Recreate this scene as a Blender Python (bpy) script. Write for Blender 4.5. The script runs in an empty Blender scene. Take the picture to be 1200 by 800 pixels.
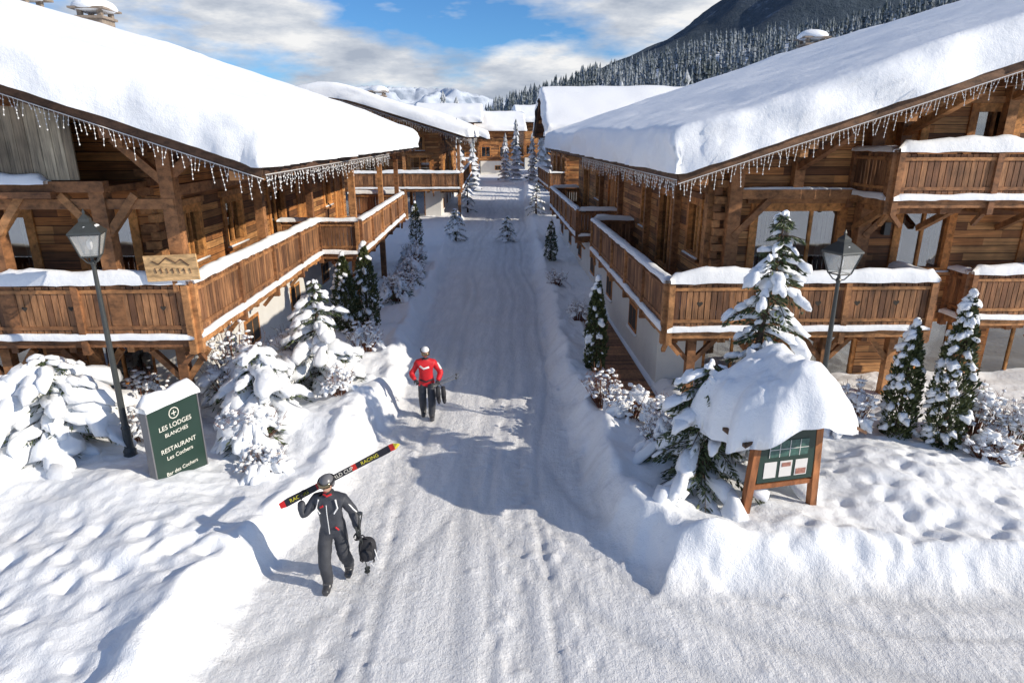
import bpy, math, random
import numpy as np
from mathutils import Vector, Matrix
random.seed(7); RS=np.random.RandomState(11)
scene=bpy.context.scene
COL=scene.collection
scene.view_settings.view_transform='Standard'
scene.view_settings.look='None'
scene.view_settings.exposure=0

# ------------------------------------------------------------ node helpers
def newmat(name):
    m=bpy.data.materials.new(name); m.use_nodes=True
    nt=m.node_tree; b=nt.nodes['Principled BSDF']
    return m,nt,b
def N(nt,t,**k):
    n=nt.nodes.new(t)
    for a,v in k.items(): setattr(n,a,v)
    return n
def L(nt,a,b): nt.links.new(a,b)
def math_(nt,op,a,b=None,clamp=False):
    n=N(nt,'ShaderNodeMath',operation=op,use_clamp=clamp)
    for i,v in enumerate((a,b)):
        if v is None: continue
        if isinstance(v,(int,float)): n.inputs[i].default_value=v
        else: L(nt,v,n.inputs[i])
    return n.outputs[0]
def mixc(nt,f,a,b,blend='MIX'):
    n=N(nt,'ShaderNodeMix',data_type='RGBA',blend_type=blend)
    def s(i,v):
        if isinstance(v,(tuple,list)): n.inputs[i].default_value=(v[0],v[1],v[2],1)
        elif isinstance(v,(int,float)): n.inputs[i].default_value=v
        else: L(nt,v,n.inputs[i])
    s(0,f); s(6,a); s(7,b)
    return n.outputs[2]
def ramp(nt,f,stops):
    r=N(nt,'ShaderNodeValToRGB'); L(nt,f,r.inputs[0])
    while len(r.color_ramp.elements)<len(stops): r.color_ramp.elements.new(.5)
    for e,(p,c) in zip(r.color_ramp.elements,stops):
        e.position=p; e.color=(c[0],c[1],c[2],1) if isinstance(c,(tuple,list)) else (c,c,c,1)
    return r.outputs[0]
def noise(nt,vec,scale,detail=4,rough=.55,mscale=None):
    if mscale is not None:
        mp=N(nt,'ShaderNodeMapping'); mp.inputs['Scale'].default_value=mscale
        L(nt,vec,mp.inputs[0]); vec=mp.outputs[0]
    n=N(nt,'ShaderNodeTexNoise'); n.inputs['Scale'].default_value=scale
    n.inputs['Detail'].default_value=detail; n.inputs['Roughness'].default_value=rough
    L(nt,vec,n.inputs['Vector']); return n.outputs[0]
def bump(nt,b,h,strength,dist):
    n=N(nt,'ShaderNodeBump'); n.inputs['Strength'].default_value=strength; n.inputs['Distance'].default_value=dist
    L(nt,h,n.inputs['Height']); L(nt,n.outputs[0],b.inputs['Normal'])

def mat_plain(name,col,rough=.7,var=.12,scale=8,metal=0,bmp=0):
    m,nt,b=newmat(name)
    tc=N(nt,'ShaderNodeTexCoord').outputs['Object']
    n=noise(nt,tc,scale,3)
    c=mixc(nt,n,tuple(x*(1-var*1.6) for x in col),tuple(min(1,x*(1+var*1.6)) for x in col))
    L(nt,c,b.inputs['Base Color']); b.inputs['Roughness'].default_value=rough; b.inputs['Metallic'].default_value=metal
    if bmp: bump(nt,b,noise(nt,tc,scale*4,4),.6,bmp)
    return m
def mat_wood(name,c1,c2,band=0,streak=(1.5,1.5,22),rough=.75,groove=True,axis=2,c3=None):
    m,nt,b=newmat(name)
    tc=N(nt,'ShaderNodeTexCoord').outputs['Object']
    at=N(nt,'ShaderNodeAttribute',attribute_name='rnd').outputs['Fac']
    sel=at
    if band:
        sp=N(nt,'ShaderNodeSeparateXYZ'); L(nt,tc,sp.inputs[0])
        zz=sp.outputs[axis]
        q=math_(nt,'DIVIDE',zz,band)
        fl=math_(nt,'FLOOR',q); fr=math_(nt,'FRACT',q)
        wn=N(nt,'ShaderNodeTexWhiteNoise',noise_dimensions='1D'); L(nt,fl,wn.inputs['W'])
        oth=math_(nt,'ADD',sp.outputs[0],sp.outputs[1])
        seg=math_(nt,'FLOOR',math_(nt,'ADD',math_(nt,'DIVIDE',oth,2.3),math_(nt,'MULTIPLY',wn.outputs[0],9.0)))
        wn2=N(nt,'ShaderNodeTexWhiteNoise',noise_dimensions='1D'); L(nt,math_(nt,'ADD',math_(nt,'MULTIPLY',seg,7.31),math_(nt,'MULTIPLY',fl,3.17)),wn2.inputs['W'])
        sel=wn2.outputs[0]
    if c3 is None: base=mixc(nt,sel,c1,c2)
    else: base=ramp(nt,sel,[(0,c1),(.40,c2),(.72,c3),(1,c1)])
    s=noise(nt,tc,1.0,5,.68,mscale=streak)
    s2=noise(nt,tc,1.1,3)
    base=mixc(nt,1.0,base,ramp(nt,s,[(.3,.36),(.48,.92),(.68,1.4)]),'MULTIPLY')
    base=mixc(nt,1.0,base,ramp(nt,s2,[(.3,.55),(.7,1.3)]),'MULTIPLY')
    hgt=s
    if band:
        g=math_(nt,'LESS_THAN',fr,.08)
        base=mixc(nt,g,base,(c1[0]*.2,c1[1]*.2,c1[2]*.2))
        hgt=math_(nt,'SUBTRACT',math_(nt,'MULTIPLY',s,.5),g)
    L(nt,base,b.inputs['Base Color']); b.inputs['Roughness'].default_value=rough
    bump(nt,b,hgt,.8,.014)
    return m
def mat_snow(name,col=(.86,.885,.92),sc=6,bd=.022,road=False):
    m,nt,b=newmat(name)
    geo=N(nt,'ShaderNodeNewGeometry').outputs['Position']
    n1=noise(nt,geo,sc,4,.6); n2=noise(nt,geo,sc*9,2,.6)
    c=mixc(nt,n1,tuple(x*.97 for x in col),tuple(min(1,x*1.03) for x in col))
    h=math_(nt,'ADD',n1,math_(nt,'MULTIPLY',n2,.35))
    if road:
        at=N(nt,'ShaderNodeAttribute',attribute_name='road').outputs['Fac']
        tk=N(nt,'ShaderNodeAttribute',attribute_name='track').outputs['Fac']
        n3=noise(nt,geo,1.0,5,.7,mscale=(5,.6,4))
        n4=noise(nt,geo,13,5,.75)
        n5=noise(nt,geo,.7,4,.6)
        rc=mixc(nt,ramp(nt,n3,[(.35,0),(.65,1)]),(.72,.735,.765),(.88,.885,.90))
        rc=mixc(nt,ramp(nt,n4,[(.52,0),(.74,.4)]),rc,(.64,.62,.60))
        rc=mixc(nt,ramp(nt,n5,[(.5,0),(.7,.3)]),rc,(.68,.66,.63))
        rc=mixc(nt,math_(nt,'MULTIPLY',tk,.6),rc,(.60,.61,.63))
        c=mixc(nt,at,c,rc)
        h2=math_(nt,'ADD',math_(nt,'MULTIPLY',n4,1.5),n3)
        h=math_(nt,'ADD',h,math_(nt,'MULTIPLY',h2,at))
    L(nt,c,b.inputs['Base Color']); b.inputs['Roughness'].default_value=.65
    b.inputs['Specular IOR Level'].default_value=.25
    bump(nt,b,h,.8,bd)
    return m

M={}
M['snow']=mat_snow('snow_material')
M['ground']=mat_snow('ground_snow',road=True,bd=.038)
M['wall']=mat_wood('old_wood_planks',(.13,.052,.021),(.44,.18,.056),band=.19,streak=(1.2,1.2,26),c3=(.60,.30,.11))
M['wall_v']=mat_wood('weathered_vertical_boards',(.24,.19,.13),(.46,.39,.28),band=.0,streak=(24,24,1.2))
M['beam']=mat_wood('timber_beams',(.22,.095,.04),(.46,.22,.085),streak=(6,6,9))
M['slat']=mat_wood('balcony_boards',(.14,.062,.03),(.38,.185,.082),streak=(14,14,2))
M['dark']=mat_wood('dark_fascia',(.09,.045,.026),(.18,.095,.05),streak=(5,5,9))
M['trim']=mat_wood('window_trim_wood',(.44,.17,.045),(.58,.27,.085),streak=(8,8,8))
M['stucco']=mat_plain('white_stucco',(.66,.65,.62),.9,.06,3,bmp=.004)
M['stone']=mat_plain('chimney_stone',(.26,.21,.17),.9,.3,6,bmp=.02)
M['black']=mat_plain('black_fabric',(.022,.022,.027),.75,.2,20)
M['iron']=mat_plain('painted_iron',(.045,.05,.05),.4,.2,20)
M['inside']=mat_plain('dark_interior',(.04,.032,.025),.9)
M['curtain']=mat_plain('curtain_cloth',(.55,.53,.48),.9,.1,10)
M['white']=mat_plain('white_plastic',(.8,.8,.8),.5,.03)
M['red']=mat_plain('red_fabric',(.58,.012,.02),.6,.15,15)
M['grey']=mat_plain('grey_shell',(.15,.15,.16),.3,.1)
M['skin']=mat_plain('skin_tone',(.55,.33,.24),.6,.05)
M['sign']=mat_plain('dark_green_panel',(.02,.045,.035),.35,.1,3)
M['text']=mat_plain('cream_lettering',(.78,.76,.68),.6,.03)
M['yellow']=mat_plain('yellow_print',(.62,.56,.05),.4,.05)
M['orangewood']=mat_wood('sign_post_wood',(.28,.10,.035),(.38,.15,.055),streak=(8,8,2))
M['signwood']=mat_wood('carved_sign_wood',(.55,.33,.14),(.64,.41,.2),streak=(3,3,14))
M['bark']=mat_plain('bark',(.07,.045,.03),.9,.3,20)
M['twig']=mat_plain('twig_bark',(.17,.07,.04),.9,.3,20)
M['paper']=mat_plain('paper_notice',(.7,.68,.66),.6,.05)
M['paper2']=mat_plain('printed_photo',(.35,.16,.12),.5,.5,18)
M['mapblue']=mat_plain('map_print',(.05,.12,.10),.4,.5,25)
def mat_leaf(name,a,bc):
    m,nt,b=newmat(name)
    at=N(nt,'ShaderNodeAttribute',attribute_name='rnd').outputs['Fac']
    L(nt,mixc(nt,at,a,bc),b.inputs['Base Color']); b.inputs['Roughness'].default_value=.6
    return m
M['leaf']=mat_leaf('conifer_needles',(.03,.05,.02),(.10,.13,.05))
M['leaf2']=mat_leaf('thuja_leaves',(.025,.042,.015),(.10,.115,.035))
m,nt,b=newmat('window_glass')
fr=N(nt,'ShaderNodeFresnel'); fr.inputs[0].default_value=1.6
tr=N(nt,'ShaderNodeBsdfTransparent'); tr.inputs[0].default_value=(.75,.8,.82,1)
gl=N(nt,'ShaderNodeBsdfGlossy'); gl.inputs['Roughness'].default_value=.03
mx=N(nt,'ShaderNodeMixShader'); L(nt,math_(nt,'ADD',fr.outputs[0],.25),mx.inputs[0]); L(nt,tr.outputs[0],mx.inputs[1]); L(nt,gl.outputs[0],mx.inputs[2])
L(nt,mx.outputs[0],nt.nodes['Material Output'].inputs[0]); M['glass']=m
m,nt,b=newmat('frosted_forest')
g=N(nt,'ShaderNodeNewGeometry'); sp=N(nt,'ShaderNodeSeparateXYZ'); L(nt,g.outputs['Normal'],sp.inputs[0])
n=noise(nt,g.outputs['Position'],.9,3,.7); n2=noise(nt,g.outputs['Position'],.03,2)
f=math_(nt,'ADD',math_(nt,'MULTIPLY',sp.outputs[2],.35),math_(nt,'ADD',n,math_(nt,'MULTIPLY',n2,.5)))
L(nt,ramp(nt,f,[(.70,(.035,.052,.055)),(1.0,(.30,.34,.39))]),b.inputs['Base Color']); b.inputs['Roughness'].default_value=.9; M['forest']=m
m,nt,b=newmat('frosted_garden_tree')
g=N(nt,'ShaderNodeNewGeometry'); sp=N(nt,'ShaderNodeSeparateXYZ'); L(nt,g.outputs['Normal'],sp.inputs[0])
n=noise(nt,g.outputs['Position'],1.6,4,.7)
f=math_(nt,'ADD',math_(nt,'MULTIPLY',sp.outputs[2],.5),n)
L(nt,ramp(nt,f,[(.46,(.04,.055,.045)),(.78,(.65,.68,.74))]),b.inputs['Base Color']); b.inputs['Roughness'].default_value=.9; M['frost']=m
m,nt,b=newmat('forested_mountain')
g=N(nt,'ShaderNodeNewGeometry')
n=noise(nt,g.outputs['Position'],.012,5,.7); n2=noise(nt,g.outputs['Position'],.11,4,.8)
f=math_(nt,'ADD',n,math_(nt,'MULTIPLY',n2,.45))
L(nt,ramp(nt,f,[(.62,(.035,.056,.078)),(.84,(.06,.085,.115)),(.94,(.18,.22,.28))]),b.inputs['Base Color']); b.inputs['Roughness'].default_value=1; M['mount']=m  # bluish tint puts distance haze into the forest colour
bump(nt,b,n2,1,6)
m,nt,b=newmat('snowy_rock')
g=N(nt,'ShaderNodeNewGeometry'); sp=N(nt,'ShaderNodeSeparateXYZ'); L(nt,g.outputs['Normal'],sp.inputs[0])
n=noise(nt,g.outputs['Position'],.01,5,.7)
f=math_(nt,'ADD',sp.outputs[2],math_(nt,'MULTIPLY',n,.5))
L(nt,ramp(nt,f,[(.75,(.2,.25,.33)),(.98,(.58,.64,.73))]),b.inputs['Base Color']); M['peak']=m

# ------------------------------------------------------------ numpy noise
def vn(x,y,s=0.0):
    xi=np.floor(x); yi=np.floor(y); xf=x-xi; yf=y-yi
    h=lambda a,b: np.modf(np.abs(np.sin(a*127.1+b*311.7+s*74.7)*43758.5453))[0]
    u=xf*xf*(3-2*xf); v=yf*yf*(3-2*yf)
    return (h(xi,yi)*(1-u)+h(xi+1,yi)*u)*(1-v)+(h(xi,yi+1)*(1-u)+h(xi+1,yi+1)*u)*v
def fbm(x,y,o=4,s=0.0):
    r=0;a=.5
    for i in range(o):
        r=r+a*vn(x*2**i+i*5.7,y*2**i+i*9.1,s+i*3.3); a*=.5
    return r*2-1+.06
def sst(a,b,x):
    t=np.clip((x-a)/(b-a),0,1); return t*t*(3-2*t)

# ------------------------------------------------------------ mesh builder
class MB:
    def __init__(s,sx=1): s.v=[];s.f=[];s.r=[];s.sx=sx
    def add(s,V,F,r=None):
        o=len(s.v); s.v.extend([tuple(p) for p in V])
        rr=random.random() if r is None else r
        for f in F: s.f.append(tuple(i+o for i in f)); s.r.append(rr)
    def hexa(s,p,r=None):
        s.add(p,[(0,3,2,1),(4,5,6,7),(0,1,5,4),(1,2,6,5),(2,3,7,6),(3,0,4,7)],r)
    def box(s,x0,x1,y0,y1,z0,z1,r=None):
        s.hexa([(x0,y0,z0),(x1,y0,z0),(x1,y1,z0),(x0,y1,z0),(x0,y0,z1),(x1,y0,z1),(x1,y1,z1),(x0,y1,z1)],r)
    def beam(s,p,q,w,h,r=None,up=(0,0,1)):
        p=Vector(p);q=Vector(q);d=(q-p).normalized();up=Vector(up)
        if abs(d.dot(up))>.98: up=Vector((0,1,0))
        a=d.cross(up).normalized()*w/2; b=a.cross(d).normalized()*h/2
        s.hexa([p-a-b,p+a-b,q+a-b,q-a-b,p-a+b,p+a+b,q+a+b,q-a+b],r)
    def tube(s,pts,rad,n=6,r=None,cap=True):
        pts=[Vector(p) for p in pts]; V=[];F=[]
        for i,p in enumerate(pts):
            d=(pts[min(i+1,len(pts)-1)]-pts[max(i-1,0)]).normalized()
            up=Vector((0,0,1)) if abs(d.z)<.95 else Vector((0,1,0))
            a=d.cross(up).normalized(); b=a.cross(d)
            rr=rad[i] if hasattr(rad,'__len__') else rad
            for k in range(n):
                t=2*math.pi*k/n; V.append(p+a*math.cos(t)*rr+b*math.sin(t)*rr)
        for i in range(len(pts)-1):
            for k in range(n):
                F.append((i*n+k,i*n+(k+1)%n,(i+1)*n+(k+1)%n,(i+1)*n+k))
        if cap: F.append(tuple(range(n))[::-1]); F.append(tuple((len(pts)-1)*n+k for k in range(n)))
        s.add(V,F,r)
    def lathe(s,c,prof,n=12,r=None):
        V=[];F=[]
        for (rr,z) in prof:
            for k in range(n):
                t=2*math.pi*(k+.5)/n; V.append((c[0]+math.cos(t)*rr,c[1]+math.sin(t)*rr,c[2]+z))
        for i in range(len(prof)-1):
            for k in range(n): F.append((i*n+k,i*n+(k+1)%n,(i+1)*n+(k+1)%n,(i+1)*n+k))
        F.append(tuple(range(n))[::-1]); F.append(tuple((len(prof)-1)*n+k for k in range(n)))
        s.add(V,F,r)
    def strip(s,p0,p1,w,h,step=.13):
        p0=Vector(p0);p1=Vector(p1);ln=(p1-p0).length;n=max(3,int(ln/step));d=(p1-p0).normalized()
        a=Vector((d.y,-d.x,0)).normalized(); V=[];F=[];K=7;ph=random.random()*50
        for i in range(n+1):
            t=i/n; e=min(1,min(t,1-t)*ln/.12+.15)
            hh=h*e*(.55+.7*float(vn(np.array(ph+t*ln*1.3),np.array(.5)))+.35*float(vn(np.array(ph+t*ln*5),np.array(3.5))))
            ww=w/2*(.8+.45*float(vn(np.array(ph+t*ln*2.5),np.array(8.5))))
            c=p0.lerp(p1,t)
            for k in range(K):
                g=math.pi*k/(K-1)
                V.append(c+a*ww*math.cos(g)+Vector((0,0,hh*math.sin(g)**.7 - (.03+.04*float(vn(np.array(ph+t*ln*4),np.array(1.5))) if k in(0,K-1) else 0))))
        for i in range(n):
            for k in range(K-1): F.append((i*K+k,i*K+k+1,(i+1)*K+k+1,(i+1)*K+k))
        F.append(tuple(range(K))); F.append(tuple(n*K+k for k in range(K))[::-1])
        s.add(V,F)
    def obj(s,name,mat,parent=None,smooth=False):
        me=bpy.data.meshes.new(name)
        v=[(p[0]*s.sx,p[1],p[2]) for p in s.v] if s.sx!=1 else s.v
        f=[q[::-1] for q in s.f] if s.sx<0 else s.f
        me.from_pydata([tuple(p) for p in v],[],f)
        at=me.attributes.new('rnd','FLOAT','FACE')
        at.data.foreach_set('value',s.r)
        if smooth: me.polygons.foreach_set('use_smooth',[True]*len(me.polygons))
        me.materials.append(mat); me.update()
        o=bpy.data.objects.new(name,me); COL.objects.link(o)
        if parent: o.parent=parent
        return o
def empty(name,loc=(0,0,0),rz=0,scale=1):
    e=bpy.data.objects.new(name,None); COL.objects.link(e); e.location=loc; e.rotation_euler=(0,0,math.radians(rz)); e.scale=(scale,)*3
    e.empty_display_size=.3
    return e
import bmesh
def ico(sub):
    bm=bmesh.new(); bmesh.ops.create_icosphere(bm,subdivisions=sub,radius=1)
    V=np.array([v.co[:] for v in bm.verts]); F=[tuple(v.index for v in f.verts) for f in bm.faces]; bm.free(); return V,F
ICO2=ico(2); ICO3=ico(3); ICO1=ico(1)
def lump(mb,c,sc,rz=0,tilt=0,amp=.22,T=ICO2,flat=True,r=None):
    V,F=T; ph=RS.rand(6)*6.28
    k=1+amp*(np.sin(V[:,0]*2.7+ph[0])*np.sin(V[:,1]*3.1+ph[1])+.6*np.sin(V[:,2]*4.3+V[:,0]*3.3+ph[2])*np.sin(V[:,1]*5.7+ph[3])+.35*np.sin(V[:,0]*9+ph[4])*np.sin(V[:,1]*8+V[:,2]*7+ph[5]))
    P=V*k[:,None]
    if flat: P[:,2]=np.where(P[:,2]<0,P[:,2]*.45,P[:,2])
    P=P*np.array(sc)
    ct,st=math.cos(tilt),math.sin(tilt)
    x=P[:,0]*ct+P[:,2]*st; z=-P[:,0]*st+P[:,2]*ct
    cz,sz=math.cos(rz),math.sin(rz)
    X=x*cz-P[:,1]*sz+c[0]; Y=x*sz+P[:,1]*cz+c[1]
    mb.add(list(zip(X.tolist(),Y.tolist(),(z+c[2]).tolist())),F,r)
def leafquads(mb,C,D,ln,wd,rnd=None):
    n=len(C); D=D/(np.linalg.norm(D,axis=1)[:,None]+1e-6)
    R=RS.randn(n,3); A=np.cross(D,R); A/= (np.linalg.norm(A,axis=1)[:,None]+1e-6)
    ln=np.broadcast_to(ln,(n,))[:,None]; wd=np.broadcast_to(wd,(n,))[:,None]
    p0=C-D*ln*.5; p2=C+D*ln*.5; p1=C+A*wd; p3=C-A*wd
    for i in range(n):
        mb.add([p0[i].tolist(),p1[i].tolist(),p2[i].tolist(),p3[i].tolist()],[(0,1,2,3)])

# ------------------------------------------------------------ ground
def ledge(y): return np.interp(y,[0,6.3,8.9,11,14.2,20,26,65,120,300],[-4.1,-3.75,-3.5,-3.1,-2.7,-2.9,-3.1,-4.2,-5.5,-5.5])
def redge(y): return np.interp(y,[8,9.5,13,17.8,36,65,120,300],[2.2,1.5,1.15,1.0,1.0,1.1,2,2])
foot=[]
rr=random.Random(5)
for i in range(16): foot.append((4.2+i*.33+rr.uniform(-.12,.12),8.55+.12*i*.3+(.16 if i%2 else -.1)+rr.uniform(-.1,.1)))
for i in range(50): foot.append((rr.uniform(5.2,9.0),rr.uniform(8.3,11.4)))
for i in range(14): foot.append((-7.5+i*.3+rr.uniform(-.1,.1),7.2+i*.12+(.15 if i%2 else -.12)))
for i in range(34): foot.append((rr.uniform(-8.5,-4),rr.uniform(5.5,9.5)))
chunks=[(rr.uniform(-4.5,6.5),rr.uniform(6,16),rr.uniform(.025,.08)) for i in range(240)]
steps=[(-2.4+(.13 if i%2 else -.13)+.25*math.sin(i*.2), 6.2+i*.36) for i in range(36)]+[(-.2+(.12 if i%2 else -.12)+.3*math.sin(i*.15),6.3+i*.38) for i in range(36)]+[(1.0+(.12 if i%2 else -.12)-i*.05,6.3+i*.36) for i in range(14)]
mounds=[(-3.7,14.3,.9,.30),(-3.5,12.6,.8,.28),(-4.6,13.0,1.2,.28),(-5.2,9.0,1.3,.16),(-6.9,10.2,1.1,.28),(-9,11.2,1.2,.28),(-4.2,17,.9,.25),(-3.9,20,.8,.25),(-4.2,23,.9,.2),
        (2.5,9.4,.6,.25),(3.0,8.6,.5,.22),(4.6,9.4,1.2,.15),(7.5,11,1.4,.28),(2.4,12.6,.7,.28),(3.2,11.2,1,.35),(1.9,14.6,.5,.25),(1.8,18,.5,.2),(6.5,10,1,.14),(-6.2,8.4,.8,.14),(-4.6,7.2,.7,.14),(1.7,11,.4,.15),(2.0,9.9,.35,.12)]
def tracks(x,y):
    tx_=x+.25*np.sin(y*.21)+.1*np.sin(y*.6+1)
    t=0
    for xc,w in ((-2.15,.17),(-.62,.17),(-1.75,.10),(.35,.16),(-.15,.09),(.75,.08)):
        t=np.maximum(t,np.exp(-((tx_-xc)/w)**2)*(.35+.8*vn(x*0+xc,y*.45,4)))
    for R,w in ((6.35,.16),(4.95,.16),(5.6,.09),(7.3,.14)):
        rad=np.sqrt((x-6.3)**2+(y-12.7)**2); m=(1-sst(11.5,13,y))*(1-sst(6,9,x))
        t=np.maximum(t,np.exp(-((rad-R)/w)**2)*m*.9)
    for R,w in ((6.9,.15),(8.3,.15)):
        rad=np.sqrt((x+8.8)**2+(y-13.2)**2); m=(1-sst(10.5,13,y))
        t=np.maximum(t,np.exp(-((rad-R)/w)**2)*m*.8)
    return t
def Hs(x,y,prints=True):
    x=np.asarray(x,float);y=np.asarray(y,float)
    wob=.28*fbm(x*.9+3,y*.9,3,1)+.14*fbm(x*2.6,y*2.6,2,51)
    dl=ledge(y)-x+wob; dr=np.minimum(x-redge(y)+wob, (y-7.95)*1.0+wob*.8)
    near=1-sst(70,140,y)
    d=np.maximum(dl,dr)
    up=sst(-.05,.65,d)
    h=up*(.36+.12*fbm(x*.5,y*.5,3,4))
    h+= .22*np.exp(-((d-.5)/.32)**2)*(.25+1.15*vn(x*1.6,y*1.6,9))
    lum=fbm(x*1.1,y*1.1,4,7)
    bil=1-np.abs(fbm(x*2.3,y*2.3,3,61))*2
    h+= up*(.12*lum+.04*fbm(x*4,y*4,3,17)+.03*bil)
    h+= np.exp(-((d-.1)/.35)**2)*.10*np.clip(fbm(x*6,y*6,2,21)+.1,0,1)
    for (mx,my,mr,mh) in mounds: h+= mh*np.exp(-((x-mx)**2+(y-my)**2)/(mr*mr))*up
    rd=1-up
    tx_=x+.25*np.sin(y*.21)+.1*np.sin(y*.6+1)
    tr_=tracks(x,y)
    h+= rd*(.014*fbm(tx_*6,y*.7,4,31)+.022*np.clip(fbm(x*8,y*6,3,33),-.2,1)*(1-.7*tr_)*(.3+1.4*vn(x*.8,y*.5,41))+.06*fbm(x*.7,y*.35,2,77))
    h-= rd*.042*tr_; h+= rd*.008*tr_*np.sin(y*30+x*8)
    for (cx,cy,cr) in chunks:
        q=(x-cx)**2+(y-cy)**2; h+= rd*.45*cr*np.exp(-(q/(cr*cr))**1.5)
    wk=sst(2.3,2.7,x)*(1-sst(3.6,4.1,x))*sst(13.9,15,y)*(1-sst(23,25,y))
    h=h*(1-wk)+wk*.02
    if prints:
        for (fx,fy) in foot:
            q=((x-fx)**2+(y-fy)**2)
            h-= .10*np.exp(-q/.018)*up - .03*np.exp(-q/.06)*up
        for (fx,fy) in steps:
            q=((x-fx)/.075)**2+((y-fy)/.15)**2
            h-= .03*np.exp(-q**2)*rd
    return h*near
def dense(a,b,st,lo,hi,g):
    xs=list(np.arange(a,b,st)); s=st;x=b
    while x<hi: xs.append(x); s*=g; x+=s
    xs.append(hi); s=st;x=a-st
    left=[]
    while x>lo: left.append(x); s*=g; x-=s
    left.append(lo)
    return np.array(left[::-1]+xs)
gx=dense(-10,10.5,.05,-4000,4000,1.10); gy=dense(5.8,13,.045,-300,6000,1.015)
GX,GY=np.meshgrid(gx,gy); GZ=Hs(GX,GY)
nx,ny=len(gx),len(gy)
me=bpy.data.meshes.new('snowy_ground'); me.vertices.add(nx*ny)
me.vertices.foreach_set('co',np.stack([GX,GY,GZ],-1).astype(np.float32).ravel())
ii=(np.arange(ny-1)[:,None]*nx+np.arange(nx-1)[None,:]).ravel()
Q=np.stack([ii,ii+1,ii+nx+1,ii+nx],-1)
me.loops.add(Q.size); me.loops.foreach_set('vertex_index',Q.ravel().astype(np.int32))
me.polygons.add(len(Q)); me.polygons.foreach_set('loop_start',(np.arange(len(Q))*4).astype(np.int32))
me.polygons.foreach_set('use_smooth',np.ones(len(Q),bool))
me.update(calc_edges=True)
d=np.maximum(ledge(GY)-GX, np.minimum(GX-redge(GY),GY-7.95))
rd=(1-sst(-.1,.45,d+.25*fbm(GX*1.5,GY*1.5,3,2)))*(1-sst(60,110,GY))
at=me.attributes.new('road','FLOAT','POINT'); at.data.foreach_set('value',rd.astype(np.float32).ravel())
at=me.attributes.new('track','FLOAT','POINT'); at.data.foreach_set('value',tracks(GX,GY).astype(np.float32).ravel())
me.materials.append(M['ground'])
go=bpy.data.objects.new('snowy_ground',me); COL.objects.link(go)
def gz(x,y): return float(Hs(np.array([x]),np.array([y]))[0])

# ------------------------------------------------------------ chalets
def icicle(mbw,mbl,p0,p1,step=.11):
    p0=Vector(p0);p1=Vector(p1);n=int((p1-p0).length/step)
    mbw.tube([p0,p1],.008,4)
    V=[(1,0,0),(-1,0,0),(0,1,0),(0,-1,0),(0,0,1),(0,0,-1)];F=[(0,2,4),(2,1,4),(1,3,4),(3,0,4),(2,0,5),(1,2,5),(3,1,5),(0,3,5)]
    for i in range(n):
        p=p0.lerp(p1,(i+.5)/n); ln=[.10,.26,.17,.36,.13,.29][i%6]*random.uniform(.7,1.25)
        sw=Vector((random.uniform(-.05,.05),random.uniform(-.05,.05),0))
        mbw.tube([p,p+sw+Vector((0,0,-ln))],.0035,3,cap=False)
        k=max(2,int(ln/.075))
        for j in range(k):
            c=p.lerp(p+sw+Vector((0,0,-ln)),(j+1)/k); s=.015
            mbl.add([(c.x+a*s,c.y+b_*s,c.z+c_*s*1.3) for a,b_,c_ in V],F)
def roofsnow(mb,W,Lg,zf,T,seed,fine=.16):
    def pos(Ln,f):
        e=[0,.006,.03,.07,.12,.19,.28,.4,.52]; a=e[:]; x=.52; s=f
        while x+s<Ln/2:
            x+=s; a.append(x); s=min(s*1.03,.6)
        b=[Ln-q for q in a][::-1]
        return np.array(a+b)
    OV=.27
    ax=pos(2*W+2*OV,fine); ay=pos(Lg+2*OV,fine)
    X,Y=np.meshgrid(ax,ay)
    dx=np.minimum(X,2*W+2*OV-X); dy=np.minimum(Y,Lg+2*OV-Y)
    rr_=.36
    ex=(1-(1-np.clip(dx/rr_,0,1))**2.6)**.5; ey=(1-(1-np.clip(dy/rr_,0,1))**2.6)**.5
    lx=X-OV; ly=Y-OV
    base=zf(np.clip(lx,0,2*W)) - .25*np.exp(-((lx-W)/1.2)**2)
    big=fbm(lx*.35+seed,ly*.35,4,seed)
    mid=fbm(lx*.9+seed,ly*.9,3,seed+1)
    th=T*(1+.18*big+.07*mid)+.03*fbm(lx*3,ly*3,3,seed+5)
    Z=base+.2+th*ex*ey*.98 - .10*(1-ex*ey)
    w=(1-np.clip(dx/.6,0,1))
    nx_=.24*fbm(ly*1.3+7,Z*2+seed,3,seed+2)+.11*fbm(ly*6,Z*8,3,seed+3)
    ny_=.24*fbm(lx*1.3+3,Z*2+seed,3,seed+8)+.11*fbm(lx*6,Z*8,3,seed+9)
    wy=(1-np.clip(dy/.6,0,1))
    sx=np.where(X<W,-1,1); sy=np.where(Y<Lg/2,-1,1)
    LX=lx+sx*w*nx_; LY=ly+sy*wy*ny_
    n,m_=X.shape
    V=np.stack([LX,LY,Z],-1).reshape(-1,3).tolist()
    F=[(j*m_+i,j*m_+i+1,(j+1)*m_+i+1,(j+1)*m_+i) for j in range(n-1) for i in range(m_-1)]
    mb.add(V,F)
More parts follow.
